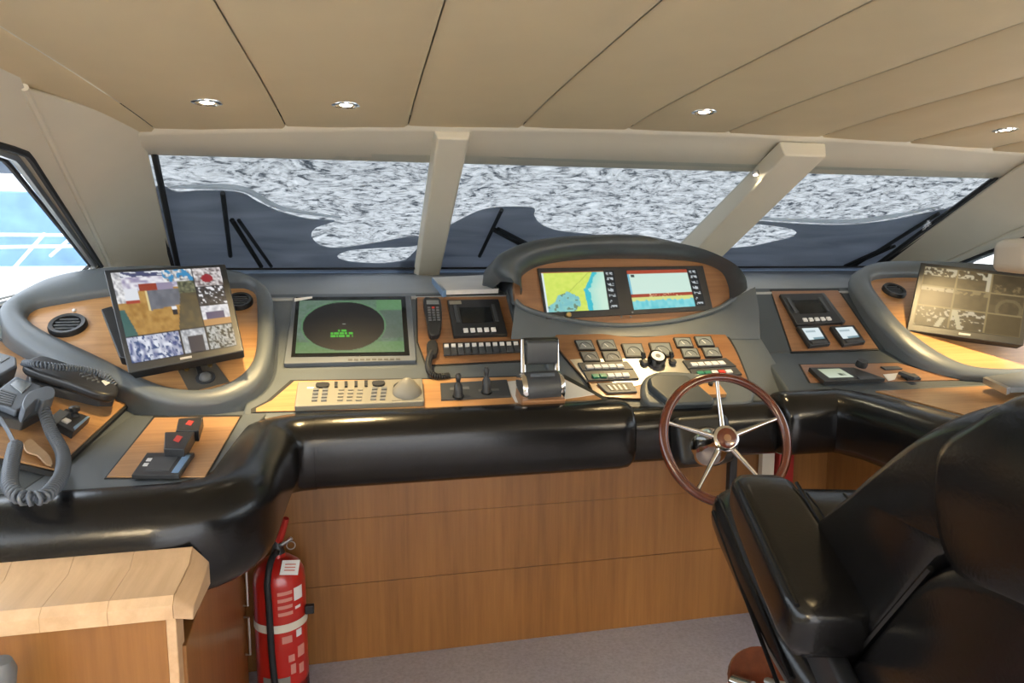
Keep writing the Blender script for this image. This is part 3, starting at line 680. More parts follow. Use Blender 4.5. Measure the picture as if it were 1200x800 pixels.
def cctv_left(u, v):
    g = .012
    def edge(a): return abs(a) < g * .6
    n1 = vn(u * 60, v * 45, 1); n2 = vn(u * 28, v * 22, 2); n3 = h2(int(u * 90), int(v * 64), 5)
    if u < .735 and v < .73:
        U, W_ = u / .735, v / .73
        flr = lerp3(s2l(150, 105, 40), s2l(200, 160, 90), n2 * .6 + .25 * n1)
        c = flr
        if W_ < .34 - .05 * U: c = lerp3(s2l(140, 130, 165), s2l(245, 245, 250), vn(u * 30, v * 40, 8))
        if W_ < .10: c = s2l(70, 75, 110) if vn(u * 20, v * 60, 3) > .5 else s2l(225, 228, 235)
        if U > .62 and W_ < .22: c = s2l(60, 140, 190) if vn(u * 40, v * 30, 11) > .6 else lerp3(s2l(60, 60, 70), s2l(250, 250, 250), n1)
        if U < .1 and W_ < .5: c = lerp3(s2l(120, 120, 130), s2l(255, 255, 255), n1)
        if .10 < U < .28 and .28 < W_ < .52: c = s2l(225, 228, 235) if W_ < .47 else s2l(170, 70, 50)
        if .30 < U < .72 and .22 < W_ < .34: c = s2l(150, 60, 40) if U < .52 else s2l(150, 140, 165)
        if .36 < U < .80 and .34 <= W_ < .70 - .12 * U: c = lerp3(s2l(95, 98, 108), s2l(120, 122, 130), n2)
        if .36 < U < .385 and .34 <= W_ < .66: c = s2l(225, 205, 150)
        if U > .80 - .2 * max(0, W_ - .4) and W_ > .42: c = lerp3(s2l(75, 70, 55), s2l(105, 90, 60), n2)
        if U > .78 and .22 < W_ <= .42: c = lerp3(s2l(30, 40, 30), s2l(140, 140, 110), n1)
        if abs(U - .68) < .03 and .62 < W_ < .76: c = s2l(235, 235, 240) if W_ < .68 else s2l(25, 25, 35)
        if U < .10 - .25 * (1 - W_) + .06 and W_ > .6: c = s2l(60, 100, 95)
        return c
    if u >= .735 and v < .73:
        k = int(v / .245); 
        if edge(v - .245) or edge(v - .49) or u < .745: return s2l(20, 22, 28)
        if k == 0: return lerp3(s2l(60, 30, 30), s2l(245, 240, 240), n1) if (u - .86) ** 2 + (v - .14) ** 2 > .003 else s2l(150, 40, 50)
        if k == 1: return lerp3(s2l(30, 28, 32), s2l(120, 118, 125), n3 * n1) if n1 < .72 else s2l(235, 235, 240)
        return s2l(80, 75, 110) if .57 < v < .66 and .78 < u < .95 else (s2l(185, 140, 90) if v > .66 else lerp3(s2l(170, 175, 185), s2l(245, 245, 250), n1))
    if v > .74:
        if u < .49:
            return lerp3(s2l(40, 60, 130), s2l(240, 245, 255), vn(u * 36, v * 22, 14)) if n1 > .3 else s2l(45, 75, 125)
        if u < .505 or .735 < u < .75: return s2l(20, 22, 28)
        if u < .735: return s2l(50, 50, 65) if abs(u - .63) < .075 and v > .82 else lerp3(s2l(130, 135, 145), s2l(225, 230, 235), n1)
        return lerp3(s2l(25, 30, 28), s2l(210, 215, 215), n3 * .5 + n1 * .5) if n1 > .35 else s2l(30, 36, 32)
    return s2l(20, 22, 28)
def cctv_right(u, v):
    ku, kv = int(min(.999, u) * 3), int(min(.999, v) * 3); fu, fv = u * 3 - ku, v * 3 - kv
    if min(fu, 1 - fu) < .025 or min(fv, 1 - fv) < .035: return s2l(170, 150, 105)
    n1 = vn(u * 46, v * 34, 21); n2 = vn(u * 24, v * 20, 22); b = lerp3(s2l(70, 58, 38), s2l(105, 88, 58), n2)
    if kv == 0 and ku < 2: return s2l(235, 225, 195) if (fv < .42 and n1 > .55) or (ku == 1 and fu > .86) else b
    if kv == 0: return s2l(150, 130, 90) if fv > .55 and n1 > .62 else b
    if kv == 1:
        if ku == 0: return s2l(215, 200, 165) if fv < .22 and n1 > .35 else lerp3(b, s2l(120, 90, 80), .4)
        if ku == 1: return s2l(160, 140, 100) if fv < .25 and n1 > .5 else b
        r = (fu - .6) ** 2 * 2 + (fv - .75) ** 2; return s2l(130, 115, 80) if .16 < r < .30 else b
    if ku < 2:
        if ku == 1 and abs(abs(fu - .1) - .22 * fv) < .07: return s2l(240, 230, 190)
        if ku == 0 and abs(fu - .95 + .3 * fv) < .08 and fv > .5: return s2l(240, 230, 190)
        return s2l(235, 225, 200) if n1 > .66 and (fv < .55 or n2 > .7) else lerp3(s2l(45, 38, 28), b, n2)
    return lerp3(b, s2l(95, 78, 45), .6)

def monitor(name, quad, pl_pts, label, fn, mat, depth=.045, frame=.022, stand_to=None):
    """quad: 3-D corners tl,tr,br,bl of the front face"""
    q = pl_pts; nn = (q[1] - q[0]).cross(q[3] - q[0]).normalized()
    if nn.dot(CAM - q[0]) < 0: nn = -nn
    th = thing(name, label, 'monitor', (q[2] + q[3]) / 2)
    c = (q[0] + q[1] + q[2] + q[3]) / 4
    back = [p - nn * depth for p in q]; back = [c - nn * depth + (p - c + nn * depth) * .96 for p in back]
    v, f = prism(back, q); mesh('bezel', v, f, blackpl, th, bevel=.005, seg=3)
    w_ = (q[1] - q[0]).length; h_ = (q[3] - q[0]).length
    fu, fv = frame / w_, frame / h_
    s = [V(bil(q, fu, fv)), V(bil(q, 1 - fu, fv)), V(bil(q, 1 - fu, 1 - fv * 1.7)), V(bil(q, fu, 1 - fv * 1.7))]
    screen('screen', s, fn, 110, 80, mat, th, .0015)
    lg = [V(bil(q, .45, 1 - fv * 1.1)), V(bil(q, .55, 1 - fv * 1.1)), V(bil(q, .55, 1 - fv * .6)), V(bil(q, .45, 1 - fv * .6))]
    screen('maker_mark', lg, lambda u, v: (.25, .25, .26), 2, 1, print_m, th, .0016)
    if stand_to is not None:
        a = c - nn * depth; tube('stand_arm', [a, a.lerp(stand_to, .5), stand_to], .028, blackpl, th, 10)
        lathe('stand_foot', [(.07, -.012), (.07, .006), (.03, .02)], stand_to, POD.n, blackpl, th)
    return th, q, nn
# monitor planes: quads found from their seen corners at real distances
def quad_at(px, ds):
    out = []
    for (x, y), d in zip(px, ds):
        out.append(CAM + (FW + RT * ((x - 600) / FPX) + UP * ((400 - y) / FPX)) * d)
    return out
def planar(px, ds):
    a, b, c = quad_at(px[:3], ds[:3]); pl = Plane(a, (b - a).cross(c - a)); return [pl.at(x, y) for x, y in px]
def rectify(q):
    """make a planar rectangle close to 4 points"""
    c = (q[0] + q[1] + q[2] + q[3]) / 4; u = ((q[1] - q[0]) + (q[2] - q[3])) / 2; v = ((q[3] - q[0]) + (q[2] - q[1])) / 2
    n_ = u.cross(v).normalized(); v = n_.cross(u).normalized() * v.length
    return [c - u / 2 - v / 2, c + u / 2 - v / 2, c + u / 2 + v / 2, c - u / 2 + v / 2]
qm = planar([(121, 316), (264, 309), (286, 411), (150, 437)], [2.46, 2.50, 2.24, 2.2])
monitor('camera_monitor', None, qm, 'tilted camera monitor with colour picture on the left pod', cctv_left, screen_m, stand_to=POD.at(212, 385, -.005))
qm = planar([(1079, 307), (1212, 322), (1200, 405), (1062, 387)], [3.18, 3.05, 2.90, 3.0])
monitor('camera_monitor', None, qm, 'tilted camera monitor with dim nine-tile picture on the right pod', cctv_right, screen_dim, stand_to=POD.at(1150, 375, -.005))
# folded dark flap behind left monitor
slab('monitor_flap', [(118, 362), (131, 358), (150, 400), (149, 420), (140, 418)], POD, .0, .035, blackpl, None, .004, label='dark flat bracket left of the tilted left monitor', cat='bracket')
# trackball plate
tq = [(207, 431), (249, 420), (269, 447), (222, 459)]
o_ = POD.at(237, 441); th = thing('trackball_panel', 'grey trackball control plate below the left monitor', 'trackball', o_)
slab('plate', tq, POD, -.012, .002, pbr('bronze_grey_plate', (.16, .145, .12), .35, metal=.3), th, .001)
lathe('ball_ring', [(.031, 0), (.031, .005), (.022, .006)], POD.at(241, 443, .002), POD.n, darkgrey, th)
lathe('trackball', [(.021, 0), (.021, .006), (.017, .014), (.009, .019), (.002, .0205)], POD.at(241, 443, .004), POD.n, greypl, th)
for c in ((219, 433), (246, 428)): lathe('button', [(.008, 0), (.008, .005), (.005, .006)], POD.at(*c, .002), POD.n, brass, th, 14)
slab('switch', [(229, 428), (234, 427), (237, 434), (231, 435)], POD, .002, .016, blackpl, th, .001)

# ---------------------------------------------------------------- phones on the wing
th = thing('telephone', 'long black telephone handset in its cradle beside the left pod rim', 'telephone', PLT.at(80, 455))
slab('cradle', [(33, 436), (50, 424), (136, 452), (135, 466), (118, 466), (34, 446)], PLT, .0, .035, darkgrey, th, .008)
slab('handset', smoothpts([(29, 423), (44, 416), (62, 419), (100, 432), (128, 441), (139, 450), (136, 461), (116, 459), (80, 446), (36, 431)], 3), PLT, .045, .075, blackpl, th, .012, seg=3)
slab('display', [(119, 446), (125, 443), (131, 447), (124, 451)], PLT, .07, .077, whitepl, th, .001)
for i in range(4):
    for j in range(3): slab('key', [(c[0], c[1]) for c in rect(92 + 6 * i + 2 * j, 433.5 + 2.2 * i + 3 * j, 95 + 6 * i + 2 * j, 435.3 + 2.2 * i + 3 * j)], PLT, .07, .078, greypl, th, .0005)
def coil(name, path, R_, turns, r, mat, parent=None, **k):
    P = [V(p) for p in smoothpts([tuple(p) for p in path], 10, False)]; ds = [0]
    for a, b in zip(P, P[1:]): ds.append(ds[-1] + (b - a).length)
    out = []; n_ = turns * 9; j = 0; prev = None
    for i in range(n_ + 1):
        t = ds[-1] * i / n_
        while j < len(ds) - 2 and ds[j + 1] < t: j += 1
        p = P[j].lerp(P[j + 1], (t - ds[j]) / max(1e-9, ds[j + 1] - ds[j])); tg = (P[j + 1] - P[j]).normalized()
        a = tg.cross(V((0, 0, 1))).normalized() if prev is None else (prev - tg * prev.dot(tg)).normalized(); prev = a; b = tg.cross(a)
        an = 2 * math.pi * i / 9; out.append(p + a * (R_ * math.cos(an)) + b * (R_ * math.sin(an)))
    v, f = tubegeo(out, r, 5); return mesh(name, v, f, mat, parent, angle=80, **k)
coil('coiled_cord', [PLT.at(28, 425, .075), PLT.at(45, 427, .095), PLT.at(70, 430, .098), PLT.at(100, 433, .095), PLT.at(122, 440, .088), PLT.at(135, 452, .07)], .0085, 36, .0032, bluegrey, th)

th = thing('desk_phone', 'grey intercom phone with small screen at the left edge of the wing', 'telephone', PLT.at(20, 475))
slab('base', [(-18, 476), (4, 448), (60, 466), (58, 478), (28, 494), (-18, 484)], PLT, 0, .03, darkgrey, th, .005)
slab('body', [(-16, 466), (18, 440), (50, 452), (26, 478), (20, 481)], PLT, .03, .05, bluegrey, th, .006)
slab('display', [(12, 450), (20, 444), (37, 450), (26, 460)], PLT, .048, .053, gaugeface, th, .001)
for i in range(6): slab('speaker_rib', [(2 + 0 * i - 2 * i * 1.3, 455 + 2.6 * i * .9), (20 - 1.2 * i * .9, 461 + 2.6 * i * .9), (19 - 1.2 * i * .9, 462.5 + 2.6 * i * .9), (1 - 2.6 * i, 456.6 + 2.34 * i)], PLT, .048, .054, darkgrey, th, .0005)
slab('receiver', smoothpts([(26, 474), (31, 462), (44, 455), (56, 452), (64, 456), (63, 465), (52, 469), (44, 467), (36, 474), (30, 480)], 3), PLT, .05, .085, bluegrey, th, .010, seg=3)
coil('coiled_cord', [PLT.at(47, 464, .08), PLT.at(52, 482, .05), PLT.at(60, 505, .03), PLT.at(73, 530, .03), PLT.at(73, 553, .05), PLT.at(62, 572, .06), PLT.at(47, 583, .06), PLT.at(24, 582, .055), PLT.at(12, 568, .05), PLT.at(13, 545, .04), PLT.at(18, 522, .035)], .0120, 84, .0040, bluegrey, th)
tube('plain_cord', [PLT.at(18, 522, .035), PLT.at(10, 506, .03), PLT.at(0, 490, .03), PLT.at(-20, 480, .03)], .005, bluegrey, th, 6)

th = thing('grey_device', 'pale grey box device at the far left edge of the wing', 'device', PLT.at(0, 430))
slab('body', [(-30, 432), (-10, 410), (20, 418), (21, 428), (0, 440), (-30, 452)], PLT, .0, .055, bluegrey, th, .008)
slab('keypad', [(-8, 420), (0, 415), (12, 418), (2, 424)], PLT, .054, .058, greypl, th, .001)

th = thing('joystick_box', 'small black joystick controller on the wooden wing plate', 'controller', PLT.at(80, 495))
slab('housing', [(60, 492), (77, 478), (106, 488), (86, 506)], PLT, 0, .025, blackpl, th, .003)
slab('face', [(58, 490), (70, 479), (82, 483), (66, 496)], PLT, .024, .028, greypl, th, .001)
slab('label_strip', [(72, 492), (77, 489), (84, 492), (79, 495)], PLT, .024, .029, whitepl, th, .0005)
lathe('joystick', [(.012, 0), (.010, .008), (.007, .012), (.013, .016), (.014, .026), (.008, .03)], PLT.at(88, 488, .024), (0, 0, 1), blackpl, th, 16)
slab('side_light', [(86, 500), (103, 487), (105, 488), (88, 503)], PLT, .024, .0275, navyhull, th, .0005)
slab('paper_curl', smoothpts([(28, 520), (36, 514), (46, 522), (58, 533), (62, 544), (54, 543), (44, 533), (32, 529)], 3), PLT, .012, .016, palewood, None, .001, label='curled pale veneer patch lifting on the wing plate', cat='veneer chip')

# inset with two small switch boxes and black reader
for i, (q, lb) in enumerate((([(209, 490), (238, 488), (233, 504), (206, 504)], 'upper small black switch box with red mark on the wing inset'), ([(193, 506), (228, 505), (216, 526), (192, 525)], 'lower small black switch box with red mark on the wing inset'))):
    th = thing('switch_box', lb, 'switch', DK.at(q[3][0], q[3][1]), 'red-marked switch boxes')
    slab('box', q, DK, .0, .034, blackpl, th, .003, down=1.003)
    slab('red_mark', [bil(q, *c) for c in ((.45, .2), (.68, .3), (.6, .62), (.35, .5))], DK, .034, .0352, redkey, th, 0)
q = [(172, 530), (228, 530), (210, 556), (154, 556)]
th = thing('card_reader', 'flat black card reader with blue edge on the wing inset', 'card reader', DK.at(190, 550))
slab('body', q, DK, .0, .014, blackpl, th, .002, down=1.003)
slab('touch_pad', subq(q, .22, .18, .72, .82), DK, .014, .0148, darkgrey, th, 0)
slab('blue_edge', subq(q, .80, .1, .95, .9), DK, .014, .0148, navyhull, th, 0)
for k in range(2): slab('white_mark', subq(q, .10 + .0 * k, .25 + .22 * k, .2, .38 + .22 * k), DK, .014, .015, whitepl, th, 0)

# ================================================================ RADAR SECTION
q = [(344, 346), (482, 346), (488, 422), (332, 426)]
th = thing('radar_display', 'radar display with green screen and black circle', 'display', R.at(410, 424))
slab('bezel', q, R, -.01, .016, bluegrey, th, .004)
q2 = [(347, 348), (475, 347), (480, 416), (341, 418)]
slab('glass_frame', q2, R, .016, .018, glossblack, th, .0005)
def radar(u, v):
    cx, cy = (u - .435) / .40, (v - .5) / .475
    r = math.hypot(cx, cy)
    if .97 < r < 1.01: return s2l(90, 130, 95)
    n1 = vn(u * 60, v * 40, 31); n2 = vn(u * 10, v * 9, 32)
    if r < .97:
        c = s2l(24, 24, 26)
        if abs(u - .435) < .012 and abs(v - .475) < .012: c = s2l(190, 195, 190)
        for (v0, a, b) in ((.60, .38, .46), (.645, .31, .53), (.70, .31, .53)):
            if abs(v - v0) < .018 and a < u < b and h2(int(u * 90), int(v0 * 99), 3) > .3: c = s2l(70, 190, 60)
        return c
    g = lerp3(s2l(62, 100, 66), s2l(112, 130, 122), n1 * .6 + n2 * .4)
    if v < .22 and u > .75: g = lerp3(g, s2l(95, 150, 90), .5)
    if v > .8: g = lerp3(g, s2l(95, 150, 80), .45)
    if u > .78 and .2 < v < .75: g = lerp3(s2l(80, 88, 84), g, .4)
    return g
q3 = [(351, 352), (470, 351), (474, 412), (346, 414)]
screen('screen', [R.at(x, y, .0195) for x, y in q3], radar, 130, 80, screen_m, th)
slab('sticker', [(345, 349.5), (366, 347), (366, 349), (345, 353)], R, .018, .0195, paper, th, 0)
for k in range(9): slab('bezel_key', rect(408 + 7 * k, 420.2 - .1 * k, 413 + 7 * k, 422.0 - .1 * k), R, .016, .018, darkgrey, th, 0)

q = [(349, 447), (495, 443), (497, 470), (345, 476)]
th = thing('radar_keyboard', 'beige radar keyboard lit by a yellow glint on the desk', 'keyboard', D.at(420, 474))
slab('body', q, D, .003, .024, beigepl, th, .004)
for (x, y, w_) in ((371, 448, 14), (437, 446, 13)): slab('bar_key', smoothpts([(x, y), (x + w_, y - .4), (x + w_, y + 3.6), (x + w_ / 2, y + 5), (x, y + 4)], 2), D, .023, .031, blackpl, th, .001)
for k in range(4): slab('function_key', rect(392 + 11.7 * k, 446.6 - .4 * k, 395.6 + 11.7 * k, 452.6 - .4 * k), D, .023, .030, blackpl, th, .0006)
for gx, ncol in ((367, 2), (397, 3), (436, 2)):
    for i in range(ncol):
        for j in range(4):
            x = gx + i * 11 - j * .6; y = 454.5 + j * 4 - (gx - 367) * .022
            slab('key', [(x, y), (x + 6.5, y - .2), (x + 6.3, y + 2.4), (x - .2, y + 2.6)], D, .023, .028, greypl if gx != 397 else beigepl, th, .0004)
slab('nameplate', rect(360, 453.3, 368, 455), D, .023, .0245, whitepl, th, 0)
slab('trackball_plate', [(458, 445.5), (492, 444), (494, 467), (459, 469)], D, .023, .026, beigepl, th, .0006)
lathe('trackball_cone', [(.050, 0), (.049, .006), (.040, .020), (.022, .042), (.009, .052), (.003, .054)], D.at(477, 459, .026), D.n, beigepl, th, 28)
slab('select_key', smoothpts([(462, 450), (469, 446.5), (471, 448), (465, 451.5), (463, 455), (461, 454)], 2), D, .025, .031, blackpl, th, .0005)

# handset with coiled lead
th = thing('radio_handset', 'slim black radio handset with keypad hanging on wood beside the radar', 'handset', R.at(510, 395))
slab('handset_body', smoothpts([(496, 349.5), (506, 348), (516, 350), (518, 372), (516, 388), (511, 392), (503, 391), (500, 375)], 3), R, .004, .032, blackpl, th, .006, seg=3)
slab('display', [(499.5, 351.5), (514, 351.5), (514.5, 356), (500, 356)], R, .03, .034, gaugeface, th, .0005)
for j in range(6):
    for i in range(3): slab('key', rect(501 + 5 * i + .3 * j, 359 + 2.9 * j, 504.2 + 5 * i + .3 * j, 360.7 + 2.9 * j), R, .03, .0345, greypl if j else redkey if i == 1 else greypl, th, .0003)
slab('hook', smoothpts([(501, 400), (508, 397), (513, 402), (512, 414), (503, 415), (500, 407)], 2), R, .004, .03, blackpl, th, .004)
coil('coiled_cord', [R.at(506, 412, .02), R.at(503, 420, .025), R.at(502, 430, .03), R.at(506, 438, .04), R.at(514, 441, .04), R.at(526, 440, .035)], .010, 30, .0035, blackpl, th)
# small chart display
def plotter(name, q, label, pl=R):
    th = thing(name, label, 'display', pl.at(*q[3]), 'small dark depth displays')
    slab('bezel', q, pl, .004, .022, blackpl, th, .003)
    slab('hood_left', subq(q, .10, .14, .16, .62), pl, .02, .026, darkgrey, th, .001)
    slab('hood_right', subq(q, .84, .14, .90, .62), pl, .02, .026, darkgrey, th, .001)
    slab('screen', subq(q, .20, .22, .80, .66), pl, .02, .0235, glossblack, th, .0005)
    for k in range(5): slab('key', subq(q, .20 + .13 * k, .80, .285 + .13 * k, .90), pl, .02, .028, whitepl, th, .001)
    return th
t = plotter('depth_display', [(524, 351), (584, 350), (595, 391), (532, 393)], 'dark depth display with five white keys beside the radio handset')
slab('sticker', [(526, 352.5), (540, 352), (541, 356), (527, 356.5)], R, .021, .0225, beigepl, t, 0)
t = plotter('depth_display', [(914, 344), (963, 343), (988, 377), (934, 380)], 'dark depth display with five white keys on the right console')
slab('side_cap', [(962, 343), (966, 343), (991, 376), (988, 378)], R, .004, .02, darkgrey, t, .001)
# row of rocker switches
q = [(519, 401.5), (608, 398.5), (611, 412), (520, 416)]
th = thing('switch_strip', 'strip of eleven dark rocker switches with white tips', 'switches', R.at(560, 415))
slab('strip_base', q, R, .003, .010, blackpl, th, .001)
for k in range(11):
    sq = subq(q, (k + .06) / 11, .05, (k + .94) / 11, .95)
    s_ = slab('rocker', sq, R, .010, .018, darkgrey, th, .001)
    slab('white_tip', subq(sq, .15, .05, .85, .30), R, .017, .024, whitepl, s_, .0005)
# logbook on the dash
DT = PS(2.86, 1.335, .118)
th = thing('logbook', 'white-covered notebook lying on the dash behind the radio handset', 'book', DT.at(550, 335))
bq = [(507, 325), (570, 322), (584, 338), (520, 340)]
slab('cover_bottom', inset(bq, 1.02), DT, .002, .006, navyhull, th, .0005)
slab('pages', bq, DT, .006, .026, paper, th, .001)
slab('cover_top', inset(bq, 1.015), DT, .026, .029, whitepl, th, .0008)
slab('spine', [(506, 325), (509, 325), (523, 340), (519, 341)], DT, .002, .029, navyhull, th, .001)
# thruster levers
q = [(516, 448.5), (594, 444.5), (599, 464), (517, 468)]
th = thing('thruster_control', 'grey plate with two black joystick levers on the desk', 'control levers', D.at(556, 465))
slab('plate', q, D, .003, .010, darkgrey, th, .001)
slab('plate_label', subq(q, .14, .3, .42, .45), D, .010, .0108, greypl, th, 0); slab('plate_label', subq(q, .55, .5, .85, .62), D, .010, .0108, greypl, th, 0)
for (b, t_) in (((537, 465), (537, 437)), ((570, 460), (570, 430))):
    P0 = D.at(*b, .008); P1 = PY(P0.y).at(*t_)
    h_ = (P1 - P0).length
    lv = lathe('lever', [(.017, 0), (.016, .25 * h_), (.014, .5 * h_), (.007, .64 * h_), (.009, .75 * h_), (.011, .9 * h_), (.006, h_)], P0, P1 - P0, blackpl, th, 16)
    lathe('lever_collar', [(.021, 0), (.019, .006)], P0, D.n, glossblack, lv, 16)
# throttle control head
P0 = D.at(632, 462); th = thing('throttle_head', 'dark engine throttle control head with chrome end caps', 'throttle', P0)
cq = [(612, 437), (654, 435), (657, 468), (611, 470)]
a = D.at(612, 455, .05); b = D.at(654, 452, .05); ax = (b - a).normalized()
lathe('drum', [(.052, 0), (.056, .01), (.056, (b - a).length - .01), (.052, (b - a).length)], a, ax, darkgrey, th, 28)
lathe('end_cap', [(.03, -.012), (.05, -.010), (.056, .0), (.056, .006)], a, ax, chrome, th, 28)
lathe('end_cap', [(.056, -.006), (.056, 0), (.05, .010), (.03, .012)], b, ax, chrome, th, 28)
M = Matrix((V((1, 0, 0)), V((0, .94, .34)).normalized(), D.n)).transposed()
box('foot', D.at(633, 466, .02), (.155, .10, .04), cherry, th, M, bevel=.006)
for sx, pp in ((-1, a), (1, b)):
    pt = pp + ax * (-.004 * sx); tp = PY(pt.y + .05).at(613 if sx < 0 else 652, 398)
    lev = tube('throttle_lever', [pt, pt.lerp(tp, .5), tp], [.011, .010, .009], chrome, th, 10)
c0 = PY(a.y + .045).at(614, 412); c1 = PY(a.y + .045).at(652, 411)
v, f = tubegeo([c0 + V((.004, 0, 0)), c1 - V((.004, 0, 0))], 1.0, section=rsec(.07, .085, .012, 4), upv=(0, 0, 1)); mesh('lever_grip', v, f, darkgrey, th, bevel=.003)
c0 = PY(a.y + .05).at(613, 401); c1 = PY(a.y + .05).at(653, 400); tube('grip_bar', [c0, c1], .016, blackpl, th, 12)
slab('display_strip', [(622, 437.5), (650, 436.5), (650, 440), (622, 441)], Plane(D.at(633, 446, .107), (0, -.7, .7)), -.006, 0, bluegrey, th, .001)

# ================================================================ BINNACLE DISPLAYS
q = [(630, 314), (824, 311), (836, 363), (640, 374)]
th = thing('twin_display', 'twin navigation display under the hood showing chart and sounder', 'display', FA.at(735, 370))
slab('bezel', q, FA, 0, .014, blackpl, th, .003)
def chart(u, v):
    if u > .855: return keys(u, v, .855)
    u /= .855
    if v < .03: return s2l(150, 90, 60)
    if u < .03: return s2l(220, 235, 240)
    coast = .66 + .16 * (1 - min(1, v / .45)) if v < .45 else .64 + .05 * (v - .45)
    isl = ((u - .36) / .20) ** 2 + ((v - .78) / .30) ** 2
    n1 = vn(u * 22, v * 18, 41)
    if isl < .9 + .6 * (n1 - .5) or (v > .62 + .9 * abs(u - .30) and u < .45): 
        return lerp3(s2l(150, 215, 205), s2l(120, 190, 200), n1) if n1 > .25 else s2l(110, 140, 120)
    if abs(u - (.78 - .75 * v)) < .006 and v < .55: return s2l(150, 170, 70)
    if u > coast:
        d = u - coast
        return s2l(60, 195, 210) if d < .05 + .05 * n1 else lerp3(s2l(150, 225, 215), s2l(205, 238, 220), min(1, d * 4))
    return lerp3(s2l(205, 228, 95), s2l(222, 238, 110), n1)
def keys(u, v, e):
    k = (v * 7) % 1.0; t = (u - e) / (1 - e)
    return s2l(190, 200, 205) if .25 < k < .75 and .2 < t < .8 and h2(int(t * 7), int(v * 40), 2) > .45 else s2l(22, 28, 34)
def sounder(u, v):
    if u > .855: return keys(u, v, .855)
    u /= .855
    if v < .085: return s2l(170, 70, 45)
    if v > .60 and v < .70: return s2l(165, 62, 42) if not (.25 < u < .85 and h2(int(u * 60), int(v * 50), 8) > .86) else s2l(230, 190, 150)
    if v >= .70:
        t = vn(u * 26, v * 8, 44); return s2l(215, 225, 140) if v < .75 + .06 * t else lerp3(s2l(90, 200, 215), s2l(150, 225, 230), t)
    if u < .035: return s2l(120, 190, 215)
    if .05 < u < .11 and .10 < v < .17: return s2l(60, 70, 70)
    return s2l(208, 236, 224)
screen('chart_screen', [FA.at(x, y, .0155) for x, y in [(634, 319), (719, 317), (726, 362), (641, 366)]], chart, 100, 60, screen_m, th)
screen('sounder_screen', [FA.at(x, y, .0155) for x, y in [(734, 317), (816, 315), (827, 358), (743, 363)]], sounder, 100, 60, screen_m, th)
lathe('round_knob', [(.012, 0), (.012, .008), (.009, .012)], FA.at(666, 369, .014), FA.n, brass, th, 16)
for c in ((728, 371), (741, 366), (739, 371)): lathe('small_button', [(.004, 0), (.004, .004)], FA.at(*c, .014), FA.n, greypl, th, 10)

# gauges
def gauge(q, label, face=gaugeface, big=False):
    th = thing('engine_gauge', label, 'gauge', G.at(*q[3]), 'square engine gauges')
    slab('bezel', q, G, .004, .014, blackpl, th, .0015)
    slab('dial', subq(q, .07, .08, .93, .90), G, .014, .0155, face, th, 0)
    c = bil(q, .5, .72); 
    arcp = [G.at(*bil(q, .5 - .34 * math.cos(t), .74 - .48 * math.sin(t)), .0165) for t in [math.pi * k / 10 for k in range(11)]]
    tube('dial_arc', arcp, .0012, blackpl, th, 4)
    tube('needle', [G.at(*c, .017), G.at(*bil(q, .36, .42), .017)], .0014, whitepl, th, 4)
def par(x, y, w_, h_, sl): return [(x, y), (x + w_, y - .3), (x + w_ + sl * h_, y + h_ - .3), (x + sl * h_, y + h_)]
for q, lb, fc in ((par(673, 398, 20, 11.5, .45), 'upper gauge of the leftmost gauge column', gaugeface), (par(679, 411.5, 20, 11.5, .45), 'pale lower gauge of the leftmost gauge column', greypl),
              (par(699, 397.5, 20, 12, .42), 'upper gauge of the second gauge column from the left', gaugeface), (par(704.5, 411, 21, 12, .42), 'pale lower gauge of the second gauge column from the left', greypl),
              (par(728, 402, 24, 16, .35), 'large square gauge left of centre above the round knob', gaugeface), (par(760, 401, 25, 16, .35), 'large square gauge right of centre above the round knob', gaugeface),
              (par(789, 395, 20, 11.5, .4), 'upper gauge of the third gauge column, right of the large pair', gaugeface), (par(797, 407.5, 20, 11.5, .4), 'lower gauge of the third gauge column, right of the large pair', gaugeface),
              (par(813, 393.5, 20, 12, .45), 'upper gauge of the rightmost gauge column', gaugeface), (par(822, 406.5, 20, 11.5, .45), 'lower gauge of the rightmost gauge column', gaugeface)):
    gauge(q, lb, fc)
def keypanel(q, label, cols):
    th = thing('switch_bank', label, 'switches', G.at(*q[3]), 'key panels on the gauge board')
    slab('panel', q, G, .006, .015, darkgrey, th, .001)
    n_ = len(cols)
    for k, c in enumerate(cols): slab('key', subq(q, .13 + .15 * k, .30, .255 + .15 * k, .68), G, .015, .023, c, th, .0008)
W_, GR = whitepl, greenkey
keypanel([(677, 424.5), (735, 423), (743, 432), (683, 434)], 'left upper key panel with five white keys', [W_] * 5)
keypanel([(684, 434.8), (743, 432.8), (749, 443), (690, 445.5)], 'left lower key panel with two green and three white keys', [GR, GR, W_, W_, W_])
keypanel([(800, 422), (851, 419), (863, 428.5), (807, 431.5)], 'right upper key panel with five white keys', [W_] * 5)
keypanel([(808, 432.5), (862, 429.5), (870, 438), (813, 441)], 'right lower key panel with green keys behind the wheel rim', [GR, GR, W_, redkey, W_])
def readout(q, label):
    th = thing('trim_panel', label, 'panel', G.at(*q[3]), 'trim panels on the gauge board')
    slab('panel', q, G, .006, .014, greypl, th, .001); slab('window', subq(q, .18, .18, .82, .8), G, .014, .0155, blackpl, th, 0)
    for k in range(4): slab('white_stroke', subq(q, .22 + .15 * k, .25, .28 + .15 * k, .74), G, .0155, .0165, whitepl, th, 0)
readout([(700, 448.5), (741, 447), (747, 458.5), (712, 460)], 'small trim panel with white strokes under the left key panels')
readout([(836, 447), (868, 445.5), (876, 458), (841, 460)], 'small trim panel with white strokes behind the wheel')
o_ = G.at(768, 425); th = thing('round_selector', 'round black selector knob with white face on the steel plate', 'knob', o_)
